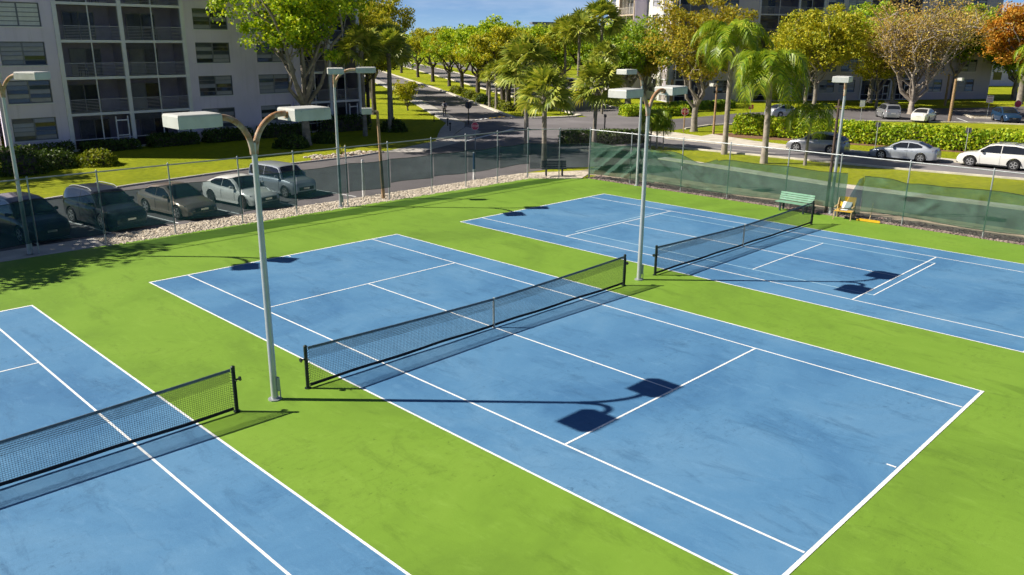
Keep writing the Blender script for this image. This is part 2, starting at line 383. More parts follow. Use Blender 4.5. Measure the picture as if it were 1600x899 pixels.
isl = sheet('planter_island', [(92, 13.5), (96, 15.5), (99, 13.5), (96, 10.5), (93, 11)], .06, M['dirt'], 'small kerbed island carrying the red and white sign', 'island', thick=.12)
kerb('island_rim', [(92, 13.5), (96, 15.5), (99, 13.5), (96, 10.5), (93, 11), (92, 13.3)], .35, GZ, .12, M['kerb'], 'pale rim', isl)
sheet('mulch_bed', [(15.2, 34.7), (17, 36.6), (20, 37), (22.3, 36.2), (22.5, 35.3), (19, 34.6)], -.045, M['mulch'], 'reddish mulch bed at the edge of the left lawn', 'mulch')
sheet('hedge_mulch', [(51.5, 24.5), (53.5, 25), (56.4, 24), (57, 10), (60, -14), (57.5, -14), (56, 8)], -.05, M['mulch'], 'brown mulch strip under the long hedge', 'mulch')
# speed bump with painted marks
sb = MB()
L0 = Vector(bl(LB, 1.4, .1) + (0,)); L1 = Vector(bl(RB, 1.4, -.3) + (0,))
rings = []
for k in range(9):
    a = -.9 + 1.8 * k / 8; h = -.041 + .075 * math.cos(a * PI / 1.8)
    q0 = L0 + BD * a * .55; q1 = L1 + BD * a * .55
    rings.append([(q0.x, q0.y, h), (q1.x, q1.y, h)])
sb.loft(rings, closed=False, caps=False)
hump = tag(sb.obj('speed_hump', M['asphalt2']), 'low speed hump across the boulevard lane', 'speed hump', kind='structure')
for k in range(9):
    a0 = L0.lerp(L1, (k + .15) / 9); a1 = L0.lerp(L1, (k + .7) / 9)
    MB().poly([tuple(a0 - BD * .34 + Vector((0, 0, .042))), tuple(a1 - BD * .34 + Vector((0, 0, .042))), tuple(a1 + BD * .34 + Vector((0, 0, .042))), tuple(a0 + BD * .34 + Vector((0, 0, .042)))]).obj('painted_mark', M['line'] if k < 5 else M['yellow_paint'], hump)
# painted marks on asphalt
pm = tag(MB().poly([(43.1, 23.8, -.04), (43.4, 23.8, -.04), (44.6, 14, -.04), (44.3, 14, -.04)]).obj('lane_line', M['concrete']), 'worn pale lane line on the right street', 'road marking', kind='structure')
for k, x in enumerate((-7.1, -4.15, -1.1, 2.0, 5.15, 8.9)):
    tag(MB().poly([(x - .05, 26, -.045), (x + .05, 26, -.045), (x + .72, 20.9, -.045), (x + .62, 20.9, -.045)]).obj('bay_line', M['line']), 'white line between parking bays by the left fence', 'road marking', 'bay lines', 'structure')
for k, (x, y) in enumerate(((86.5, 12.5), (88, 8.8), (84.6, 16.2), (89.5, 5.2))):
    tag(MB().poly([(x, y, -.044), (x + .12, y - .1, -.044), (x + 4.6, y + 2.4, -.044), (x + 4.5, y + 2.55, -.044)]).obj('bay_line', M['line']), 'white bay line in the side parking beyond the hedge', 'road marking', 'side bay lines', 'structure')
tag(MB().poly([(31.5, 36.4, -.034), (31.7, 36.1, -.034), (42.2, 40.6, -.034), (42.0, 40.9, -.034)]).obj('stop_line', M['line']), 'white stop line at the lot exit', 'road marking', kind='structure')

# ------------------------------------------------------------------ courts
apron = [(-40, -24), (23.75, -24), (23.75, 15.9), (20.95, 18.5), (-40, 18.5)]
sheet('court_apron', apron, 0, M['green'], 'green painted surround of the three tennis courts', 'court', thick=.12)
CX = (-14.68, 0.0, 14.7)
HB, HS, HL, SV = 5.485, 4.115, 11.885, 6.40
def court(cx, label, pickle=False):
    c = tag(MB().poly([(cx - HB, -HL, .004), (cx + HB, -HL, .004), (cx + HB, HL, .004), (cx - HB, HL, .004)]).obj('playing_surface', M['blue']), label, 'court', kind='structure')
    def ln(x0, y0, x1, y1, w, m=M['line'], z=.008):
        if abs(x1 - x0) < 1e-6: b = MB().poly([(x0 - w / 2, y0, z), (x0 + w / 2, y0, z), (x0 + w / 2, y1, z), (x0 - w / 2, y1, z)])
        else: b = MB().poly([(x0, y0 - w / 2, z), (x1, y0 - w / 2, z), (x1, y0 + w / 2, z), (x0, y0 + w / 2, z)])
        b.obj('painted_line', m, c)
    for s in (-1, 1):
        ln(cx + s * (HB - .025), -HL, cx + s * (HB - .025), HL, .055)
        ln(cx + s * (HS - .025), -HL + .1, cx + s * (HS - .025), HL - .1, .055, z=.0085)
        ln(cx - HB + .053, s * (HL - .04), cx + HB - .053, s * (HL - .04), .08, z=.0095)
        ln(cx - HS + .003, s * SV, cx + HS - .003, s * SV, .055, z=.009)
        ln(cx, s * (HL - .3), cx, s * (HL - .105), .055, z=.0105)
    ln(cx, -SV + .0275, cx, SV - .0275, .055, z=.010)
    if pickle:
        for s in (-1, 1):
            ln(cx + s * 3.05, -6.7, cx + s * 3.05, 6.7, .045, M['line2'], .0075)
            ln(cx - 3.05, s * 6.7, cx + 3.05, s * 6.7, .045, M['line2'] if s > 0 else M['line'], .0078)
            ln(cx - 3.05, s * 2.13, cx + 3.05, s * 2.13, .045, M['line'] if s < 0 else M['line2'], .0072)
    return c
court(CX[0], 'blue tennis court cut off by the left edge of the picture')
court(CX[1], 'blue middle tennis court with wide near baseline')
court(CX[2], 'blue far right tennis court with extra thin pickleball lines', True)

# ------------------------------------------------------------------ tennis nets
def net_top(x): a = abs(x) / 6.3; return .925 + .145 * (a ** 1.35)
def make_net():
    t = thing('tennis_net', '', 'tennis net')
    for s in (-1, 1):
        p = MB(); p.cyl((s * 6.4, 0, 0), (s * 6.4, 0, 1.1), .045, n=14); p.lathe([(.001, 1.1), (.05, 1.1), (.05, 1.115), (.03, 1.135), (.001, 1.14)], 14)
        p.v = [(x + (s * 6.4 if i >= 28 else 0), y, z) for i, (x, y, z) in enumerate(p.v)]
        po = p.obj('post', M['darkpost'], t, 35)
        MB().cyl((s * 6.4, 0, .0), (s * 6.4, 0, .02), .08, n=14).obj('base_collar', M['darkpost'], po)
        cr = MB(); cr.cyl((s * 6.44, 0, .78), (s * 6.56, 0, .78), .022, n=8); cr.cyl((s * 6.53, 0, .78), (s * 6.56, 0, .78), .055, n=12); cr.cyl((s * 6.40, -.05, .80), (s * 6.40, -.14, .80), .012, n=6)
        cr.obj('winder', M['darkpost'], po, 35)
        lc = MB()
        for k in range(14):
            z = .1 + k * .068; lc.tube([(s * 6.4, -.046, z), (s * 6.32, -.01, z + .02), (s * 6.3, 0, z + .03)], .006, 5)
        lc.tube([(s * 6.4, -.05, .06), (s * 6.41, -.055, .5), (s * 6.4, -.05, 1.0)], .012, 6)
        lc.obj('lacing', M['cord'], po)
    # netting: real cords
    b = MB(); cell = .048; r = .0032; n = int(12.6 / cell)
    xs = [-6.3 + 12.6 * i / n for i in range(n + 1)]
    for i, x in enumerate(xs):
        j = rnd.uniform(-.004, .004)
        b.tube([(x, 0, .075), (x + j, .004, .5), (x, 0, net_top(x) - .04)], r, 3, cap=False)
    for k in range(20):
        fz = k / 20
        pts = []
        for i in range(0, 43):
            x = -6.3 + 12.6 * i / 42; pts.append((x, .002 * math.sin(i * 1.7 + k), .075 + (net_top(x) - .115) * fz))
        b.tube(pts, r, 3, cap=False)
    b.obj('netting', M['cord'], t)
    b = MB()
    for i, x in enumerate(xs[:-1]):
        x += cell / 2; b.tube([(x, .008, net_top(x) - .30), (x, .006, net_top(x) - .05)], r, 3, cap=False)
    for k in range(6):
        b.tube([(-6.3 + 12.6 * i / 42, .008, net_top(-6.3 + 12.6 * i / 42) - .30 + k * .046) for i in range(43)], r, 3, cap=False)
    b.obj('doubled_netting', M['cord'], t)
    hb = MB(); rings = []
    for i in range(43):
        x = -6.33 + 12.66 * i / 42; z = net_top(x); rings.append([(x, -.009, z - .055), (x, -.011, z - .01), (x, 0, z + .004), (x, .011, z - .01), (x, .009, z - .055)])
    hb.loft(rings); hb.obj('headband', M['band'], t, 50)
    cb = MB(); cb.tube([(-6.4 + 12.8 * i / 42, 0, net_top(-6.4 + 12.8 * i / 42) + .008) for i in range(43)], .006, 5); cb.obj('cable', M['galv'], t)
    bt = MB(); rings = []
    for i in range(43):
        x = -6.33 + 12.66 * i / 42; z = .035 + .025 * math.sin(i * .33) ** 2; rings.append([(x, -.008, z), (x, -.008, z + .075), (x, .008, z + .075), (x, .008, z)])
    bt.loft(rings); bt.obj('bottom_tape', M['tape'], t)
    st = MB(); st.box((-.028, -.02, .01), (.028, -.013, .935)); st.box((-.028, .013, .01), (.028, .02, .935)); st.box((-.028, -.02, .935), (.028, .02, .942)); st.box((-.04, -.03, .009), (.04, .03, .02))
    st.obj('centre_strap', M['strap'], t)
    return t
n0 = make_net()
nets = [n0, copy_tree(n0), copy_tree(n0)]
for o, cx, lb in zip(nets, CX, ('black tennis net cut off by the left edge of the picture', 'black tennis net across the middle court with sagging centre', 'black tennis net on the far right court near the green bench')):
    o.location = (cx, 0, 0); tag(o, lb, 'tennis net', 'tennis nets')

# ------------------------------------------------------------------ floodlight posts
def arm_pts(d, reach, z0, z1, n=9):
    pts = []
    for k in range(n + 1):
        a = k / n * PI / 2
        pts.append((d[0] * reach * (1 - math.cos(a)) * .92, d[1] * reach * (1 - math.cos(a)) * .92, z0 + (z1 - z0) * math.sin(a)))
    pts.append((d[0] * reach * 1.05, d[1] * reach * 1.05, z1)); return pts

def flood_head(parent, d, r0, z):
    th = math.atan2(d[1], d[0]); L, W, H = .93, .74, .27
    hx = r0 + L / 2
    def ring(zz, ins): return [(-L / 2 + ins, -W / 2 + ins, zz), (L / 2 - ins, -W / 2 + ins, zz), (L / 2 - ins, W / 2 - ins, zz), (-L / 2 + ins, W / 2 - ins, zz)]
    b = MB().loft([ring(-H / 2, .0), ring(H / 2 - .045, .0), ring(H / 2 - .012, .012), ring(H / 2, .03)])
    o = b.obj('lamp_head', M['head'], parent); o.location = (d[0] * hx, d[1] * hx, z); o.rotation_euler = (0, R(rnd.uniform(-1.5, 1.5)), th)
    ln = MB().loft([ring(-H / 2 - .012, .06), ring(-H / 2 - .002, .05)]).obj('lens', M['lens'], o)
    MB().box((-L / 2 - .02, -.09, -.08), (-L / 2 + .06, .09, .06)).obj('bracket', M['rust'], o)
    k = MB()
    for sx in (-1, 1): k.cyl((sx * .3, -W / 2 - .006, H / 2 - .06), (sx * .3, -W / 2 + .01, H / 2 - .06), .018, n=8)
    k.obj('latch', M['galv'], o)

def flood_post(x, y, label, dirs, reach=.75, h=6.0, r=.075, zh=6.66):
    t = thing('floodlight_post', label, 'floodlight', (x, y, 0), 0, 'court floodlights')
    p = MB().tube([(0, 0, 0), (0, 0, .8), (0, 0, 3), (0, 0, h + .1)], [r * 1.12, r * 1.08, r, r * .8], 14).obj('pole', M['pole'], t, 50)
    MB().cyl((0, 0, 0), (0, 0, .03), .16, n=12).obj('base_plate', M['galv'], p)
    cv = MB().box((.03, -r * 1.35, .22), (.11, -.01, .56)); cv.cyl((.10, -.10, .02), (.10, -.10, .24), .016, n=7); cv.obj('hand_hole_cover', M['galv'], p)
    for d in dirs:
        d = Vector((d[0], d[1], 0)).normalized(); pts = arm_pts(d, reach, h - .15, zh + .02)
        off = [(q[0] + d.x * .03, q[1] + d.y * .03, q[2]) for q in pts]
        a = MB().tube(off, [.066] * len(off), 10).obj('arm', M['rust'], t, 60)
        flood_head(t, d, reach * 1.12, zh)
    return t
flood_post(-7.31, -.01, 'tall grey twin floodlight post between the left and middle courts', [(-1, 0), (1, 0)])
flood_post(7.38, .05, 'tall grey twin floodlight post between the middle and right courts', [(-1, 0), (1, 0)])
flood_post(-7.28, 18.95, 'floodlight post at the left fence, in front of the leftmost windows', [(.5, -.86), (-.5, -.86)], .9, 6.25, .075, 6.92)
flood_post(7.25, 18.9, 'twin-headed floodlight post at the left fence by the boxy silver car', [(.76, -.65), (-.5, -.86)], 1.0, 6.15, .075, 6.85)
flood_post(23.82, 12.25, 'single floodlight post at the right fence beside the wrinkled windscreen', [(-1, .05)], .85, 6.0)
flood_post(24.12, .42, 'single floodlight post at the right fence beside the gap in the windscreen', [(-1, -.2)], .4, 6.0)

# ------------------------------------------------------------------ fences
def chain(P0, P1, z0, z1, pitch=.10, r=.0008):
    P0 = Vector((P0[0], P0[1], 0)); P1 = Vector((P1[0], P1[1], 0)); L = (P1 - P0).length; d = (P1 - P0) / L; h = z1 - z0
    b = MB(); sl = .95
    k = -h / sl
    def at(u, z, o): q = P0 + d * u; return (q.x - d.y * o, q.y + d.x * o, z)
    while k < L:
        for sg in (1, -1):
            u0, zz0 = k, z0; u1, zz1 = k + h / sl, z1
            if u0 < 0: zz0 = z0 - u0 * sl; u0 = 0
            if u1 > L: zz1 = z0 + (L - k) * sl; u1 = L
            if zz1 > zz0 + .02:
                A, B = (at(u0, zz0, r), at(u1, zz1, r)) if sg > 0 else (at(L - u0, zz0, -r), at(L - u1, zz1, -r))
                b.tube([A, B], r, 3, cap=False)
        k += pitch
    return b

def fence(label, pts, posts, ztop=3.02, over=None):
    t = thing('chain_link_fence', label, 'fence', (pts[0][0], pts[0][1], 0)); ox, oy = pts[0]
    for (x, y, rr_) in posts:
        p = MB().cyl((x - ox, y - oy, -.05), (x - ox, y - oy, ztop + .06), rr_, n=10); p.lathe([(rr_ * 1.25, ztop + .03), (rr_ * 1.25, ztop + .07), (rr_ * .6, ztop + .1), (.002, ztop + .11)], 10)
        nn = 20; p.v = [(a + (x - ox if i >= nn else 0), b + (y - oy if i >= nn else 0), c) for i, (a, b, c) in enumerate(p.v)]
        p.obj('post', M['galv'], t, 40)
    for a, b in zip(pts[:-1], pts[1:]):
        A = (a[0] - ox, a[1] - oy); B = (b[0] - ox, b[1] - oy)
        MB().cyl((A[0], A[1], ztop), (B[0], B[1], ztop), .027, n=8).obj('top_rail', M['galv'], t, 40)
        chain(A, B, .03, ztop).obj('chain_mesh', M['wire'], t)
    return t

def drape(t, name, org, a, b, ztf, zbf, m, off=0.035, nu=40, nv=10, wav=.02, folds=(), seed=0, hem=True, m2=None):
    """cloth sheet from point a to b; ztf/zbf(u) give its top and bottom edges"""
    A = Vector((a[0] - org[0], a[1] - org[1], 0)); B = Vector((b[0] - org[0], b[1] - org[1], 0)); d = (B - A); L = d.length; d.normalize(); nrm = Vector((d.y, -d.x, 0))
    mb = MB(); rows = []
    for i in range(nu + 1):
        u = i / nu; zt = ztf(u); zb = zbf(u); ring = []
        for j in range(nv + 1):
            v = j / nv; z = zb + (zt - zb) * v
            o = off + wav * noise.noise(Vector((u * L * 1.3 + seed, z * 1.5, seed))) * 1.6 + wav * .35 * math.sin(u * L * 2.1 + 3 * v + seed)
            for (u0, v0, u1, v1, amp, wid) in folds:
                P = Vector((u * L, z)); Q0 = Vector((u0 * L, v0)); Q1 = Vector((u1 * L, v1)); e = Q1 - Q0; k = max(0, min(1, (P - Q0).dot(e) / e.length_squared)); dist = (P - Q0 - e * k).length
                o += amp * math.exp(-(dist / wid) ** 2) * (1 - .5 * k)
            q = A + d * (u * L) + nrm * o; ring.append((q.x, q.y, z))
        rows.append(ring)
    mb.loft(rows, closed=False, caps=False)
    o = mb.obj(name, m, t, 60)
    if hem:
        MB().tube([r[-1] for r in rows], .012, 5).obj('hem', M['darkpost'] if m2 is None else m2, o)
        MB().tube([r[0] for r in rows], .010, 5).obj('hem', M['darkpost'] if m2 is None else m2, o)
    return o

FY = 18.72
lp = [-14.0, -10.2, -7.0, -4.45, -1.5, 1.72, 4.6, 7.62, 10.29, 13.3, 15.9, 18.5, 21.15]
fl = fence('long chain-link fence with dark windscreen along the parking lot', [(-18, FY), (21.15, FY + .1)], [(x, FY + .1 * (x + 18) / 39, .032) for x in lp[:-1]] + [(21.2, FY + .12, .05)])
for k in range(len(lp) - 1):
    a, b = lp[k], lp[k + 1]
    dz = .5 if a < 3 else .72 if a < 9 else .9
    s = rnd.random() * 9
    drape(fl, 'windscreen', (-18, FY), (b - .02, FY + .06), (a + .02, FY + .06), lambda u, s=s: 2.2 - .07 * math.sin(PI * u) + .02 * math.sin(5 * u + s), lambda u, dz=dz, s=s: dz + .04 * math.sin(4 * u + s), M['screen_shaded'], -.15, 16, 6, .012, seed=s)
fc = fence('short chain-link fence across the cut corner of the courts', [(21.25, 18.8), (24.1, 16.2)], [(22.68, 17.5, .03), (24.1, 16.2, .05)])
drape(fc, 'windscreen', (21.25, 18.8), (24.05, 16.25), (21.3, 18.75), lambda u: 2.15 - .06 * math.sin(PI * u), lambda u: .55, M['screen_shaded'], .07, 20, 6, .015, seed=4)
rp = [12.9, 9.27, 6.25, 2.85, .1, -3.15, -6.65, -10.1, -13.5, -17]
fr = fence('long chain-link fence with loose green windscreen beside the right street', [(24.0, 16.1), (23.9, -18)], [(24.0 - .1 * (16.1 - y) / 34, y, .032) for y in rp])
def t1(u):
    y = 16.1 - u * 16.3
    return 2.28 - (.42 * math.exp(-((y - 8.2) / 1.1) ** 2) if y < 30 else 0) - .06 * math.sin(PI * u * 5) ** 2 + (-.1 if y < 7 else 0)
drape(fr, 'windscreen', (24, 16.1), (24.0, 16.0), (23.95, -.35), t1, lambda u: .36 + .06 * math.sin(u * 9) + (.0 if u > .3 else -.08), M['screen_green'], .08, 170, 20, .045,
      folds=[(.03, .45, .16, 2.1, .26, .09), (.06, .4, .19, 2.1, -.2, .1), (.10, .4, .22, 2.0, .24, .08), (.145, .4, .24, 1.7, -.1, .09), (.30, 2.0, .44, .5, .26, .1), (.33, 2.15, .52, .45, -.22, .1), (.38, 1.8, .47, .8, .1, .09), (.55, 2., .66, .6, .07, .12), (.7, 1.6, .74, .6, .05, .1), (.02, 1.2, .09, 2.0, .15, .06), (.17, .45, .25, 1.5, .16, .07), (.27, 1.2, .33, .45, .16, .07), (.42, 2., .5, 1.2, .12, .08), (.6, 1.9, .68, 1.1, .1, .08), (.8, 2.0, .86, .8, .09, .08)], seed=2.3)
def t2(u):
    y = -1.2 - u * 15.5
    return 2.12 + (.02 if u < .02 else 0) - .10 * math.exp(-((y + 3.2) / .5) ** 2) + .04 * math.sin(u * 22)
ls = drape(fr, 'loose_windscreen', (24, 16.1), (23.95, -1.15), (23.85, -16.7), t2, lambda u: .42 + .05 * math.sin(u * 14), M['screen_green'], .08, 140, 16, .05,
      folds=[(.06, 1.9, .13, 1.3, .14, .12), (.13, 1.4, .21, 1.75, .16, .12), (.13, 1.3, .2, .9, -.13, .12), (.22, 1.3, .17, .7, .11, .1), (.33, 1.8, .33, .5, .1, .12), (.46, 1.9, .47, .5, .08, .12), (.58, 1.9, .6, .6, .08, .12)], seed=7.7)
# the free end of the loose screen folded back towards the court
fo = MB(); rows = []
for i in range(9):
    u = i / 8
    rows.append([(23.9 - 24 - .05 - .28 * (1 - v) * math.sin(u * PI * .6) * 1.1 - .03 * math.sin(7 * v + 4 * u), -1.15 - 16.1 + (u * (.22 + .62 * (1 - v))), .3 + 1.8 * v - .12 * u) for v in [j / 12 for j in range(13)]])
fo.loft(rows, closed=False, caps=False).obj('folded_flap', M['screen_shaded'], fr, 60)  # green cloth in its shaded copy, so the fold reads dark

# ------------------------------------------------------------------ rocks along the fences
def pebbles(name, n, area, smin, smax, m, label, cat, zbase=-.05, parent=None):
    rg = np.random.default_rng(len(name) + n)
    t_ = (1 + 5 ** .5) / 2
    ico = np.array([(-1, t_, 0), (1, t_, 0), (-1, -t_, 0), (1, -t_, 0), (0, -1, t_), (0, 1, t_), (0, -1, -t_), (0, 1, -t_), (t_, 0, -1), (t_, 0, 1), (-t_, 0, -1), (-t_, 0, 1)]) / 1.9
    fc_ = np.array([(0, 11, 5), (0, 5, 1), (0, 1, 7), (0, 7, 10), (0, 10, 11), (1, 5, 9), (5, 11, 4), (11, 10, 2), (10, 7, 6), (7, 1, 8), (3, 9, 4), (3, 4, 2), (3, 2, 6), (3, 6, 8), (3, 8, 9), (4, 9, 5), (2, 4, 11), (6, 2, 10), (8, 6, 7), (9, 8, 1)])
    xy = area(rg, n); s = rg.uniform(smin, smax, (n, 1, 1)) * rg.uniform(.6, 1.2, (n, 1, 3)); a = rg.uniform(0, 6.28, n)
    V = np.repeat(ico[None], n, 0) * (1 + rg.uniform(-.22, .22, (n, 12, 1))) * s
    c, d = np.cos(a)[:, None], np.sin(a)[:, None]
    X = V[:, :, 0] * c - V[:, :, 1] * d; Y = V[:, :, 0] * d + V[:, :, 1] * c
    V = np.stack([X + xy[:, :1], Y + xy[:, 1:2], V[:, :, 2] * .6 + zbase + s[:, :, 2] * .25], 2).reshape(-1, 3)
    F = (fc_[None] + 12 * np.arange(n)[:, None, None]).reshape(-1, 3)
    me = bpy.data.meshes.new(name); me.from_pydata(V.tolist(), [], F.tolist()); me.materials.append(m)
    o = link(name, me); return tag(o, label, cat, kind='stuff')
sheet('gravel_bed', [(-4.4, 18.5), (20.95, 18.5), (23.4, 16.3), (26, 17.6), (26, 18.6), (22.2, 20.5), (-4.4, 20.5)], -.03, M['gravel'], 'pale gravel bed along the left fence', 'gravel')
sheet('rock_bed', [(23.75, 15.9), (25.3, 16.2), (25.2, -20), (23.75, -20)], -.02, M['rock'], 'dark rock bed along the right fence', 'gravel')
kerb('fence_footing', [(-30, 19.4), (-4.5, 19.4)], 1.75, GZ, .03, M['concrete'], 'smooth pale concrete footing under the left end of the fence', cat='footing')
def ar1(rg, n):
    x = rg.uniform(-4.6, 22.5, n); y = rg.uniform(18.35, 20.4, n); k = x > 20.8; y[k] -= (x[k] - 20.8) * rg.uniform(.1, .9, k.sum()); return np.stack([x, y], 1)
pebbles('white_gravel', 9000, ar1, .025, .075, M['gravel'], 'loose pale gravel along the foot of the left fence', 'gravel', -.03)
def ar2(rg, n): return np.stack([23.78 + 1.4 * rg.beta(1.2, 1.5, n), rg.uniform(-16, 16.2, n)], 1)
pebbles('dark_rocks', 8000, ar2, .03, .09, M['rock'], 'loose dark landscaping rocks along the foot of the right fence', 'rocks', -.02)
# ------------------------------------------------------------------ apartment buildings
def stucco_mat(name, c, k=.5):
    m, t, b, o = nodes(name); p = opos(t)
    cc = ramp(t, noise_tex(t, p, .4, 5), [(.3, tuple(x * .93 for x in c)), (.7, tuple(x * 1.05 for x in c))])
    mp = N(t, 'ShaderNodeMapping'); mp.inputs['Scale'].default_value = (1.4, 1.4, .10); t.links.new(p, mp.inputs[0])
    cc = mixc(t, cc, tuple(x * .62 for x in c), ramp(t, noise_tex(t, mp.outputs[0], 1.6, 7, .7), [(.52, (0, 0, 0)), (.75, (k, k, k))]))
    t.links.new(cc, b.inputs['Base Color']); b.inputs['Roughness'].default_value = .88; b.inputs['Specular IOR Level'].default_value = .2
    bump(t, b, noise_tex(t, p, 14, 4), .2); return m
M['stucco'] = stucco_mat('lilac_grey_stucco', (.70, .625, .78), .45)
M['stucco_shaded'] = stucco_mat('shaded_stucco', (.47, .43, .50)); M['trim_shaded'] = mat('shaded_trim', (.52, .50, .56), .7, var=.06)  # darker copies of stucco and trim; the right block's shade is in the colour
M['slat'] = mat('grey_louvre_glass', (.30, .30, .34), .25, var=.15, scale=2)
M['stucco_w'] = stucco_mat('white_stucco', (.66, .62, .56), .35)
M['trim'] = mat('pale_trim', (.70, .69, .74), .7, var=.06, scale=1.5)
M['inner'] = mat('shaded_interior', (.085, .08, .10), .85, var=.12, scale=1.2)  # darkened for unlit interiors; the shade is in the colour
M['slabtop'] = mat('balcony_floor', (.22, .21, .21), .85, var=.1)
M['glass'] = glass_mat('dark_window_glass')
M['glass_b'] = glass_mat('bluish_window_glass', (.05, .06, .075), .12)
M['window_backing'] = mat('white_blind', (.62, .62, .60), .6, var=.08, scale=5)
M['curtain'] = mat('grey_curtain', (.30, .30, .33), .8, var=.2, scale=9)
M['frame'] = mat('dark_window_frame', (.17, .175, .20), .5, .2, var=.15)
M['frame_w'] = mat('pale_window_frame', (.50, .50, .52), .5, var=.08)
M['rail'] = mat('grey_railing', (.34, .33, .38), .5, .3, var=.15)
M['rail_w'] = mat('cream_railing', (.50, .45, .38), .6, var=.1)
M['roof'] = mat('flat_roof', (.35, .35, .37), .9, var=.1)
M['bug'] = screen_mat('insect_screen', (.020, .020, .030), .52)
M['tan_trim'] = mat('tan_trim', (.46, .37, .28), .7, var=.1)
M['cane'] = mat('balcony_furniture', (.30, .22, .16), .8, var=.2)

def jal_window(parent, u0, u1, z0, z1, y=.1, rows=5, cols=2, fm='frame', gl=('glass',), rs=None, slid=False):
    b = MB(); w = .055
    b.box((u0, y - .05, z0), (u0 + w, y + .06, z1)); b.box((u1 - w, y - .05, z0), (u1, y + .06, z1))
    b.box((u0 + w, y - .05, z0), (u1 - w, y + .06, z0 + w)); b.box((u0 + w, y - .05, z1 - w), (u1 - w, y + .06, z1))
    cw = (u1 - u0 - 2 * w) / cols
    for c in range(1, cols): x = u0 + w + c * cw; b.box((x - .05, y - .045, z0 + w), (x + .05, y + .055, z1 - w))
    rh = (z1 - z0 - 2 * w) / rows
    for c in range(cols):
        for k in range(1, rows):
            x0 = u0 + w + c * cw + (.05 if c else 0); x1 = u0 + w + (c + 1) * cw - (.05 if c < cols - 1 else 0); z = z0 + w + k * rh
            b.box((x0, y - .04, z - .02), (x1, y + .05, z + .02))
    fr_ = b.obj('window', M[fm], parent)
    MB().box((u0 - .1, -.07, z0 - .07), (u1 + .1, .05, z0 - .003)).obj('sill', M['trim'], fr_)
    key = (round(cw - .06, 3), round(rh - .045, 3))
    for c in range(cols):
        for k in range(rows):
            cx = u0 + w + (c + .5) * cw; cz = z0 + w + (k + .5) * rh
            mname = rnd.choice(gl)
            kk = key + (mname,)
            if kk not in PANES: PANES[kk] = MB().box((-key[0] / 2, -.006, -key[1] / 2), (key[0] / 2, .006, key[1] / 2)).mesh('pane', M[mname])
            o = link('pane', PANES[kk], fr_, (cx, y + .0, cz)); o.rotation_euler = (R(rnd.uniform(-9, 3)), 0, R(rnd.uniform(-.6, .6)))
    MB().box((u0 + .02, y + .12, z0 + .02), (u1 - .02, y + .14, z1 - .02)).obj('window_backing', M['curtain'] if rnd.random() < .5 else M['inner'], fr_)
    return fr_
PANES = {}

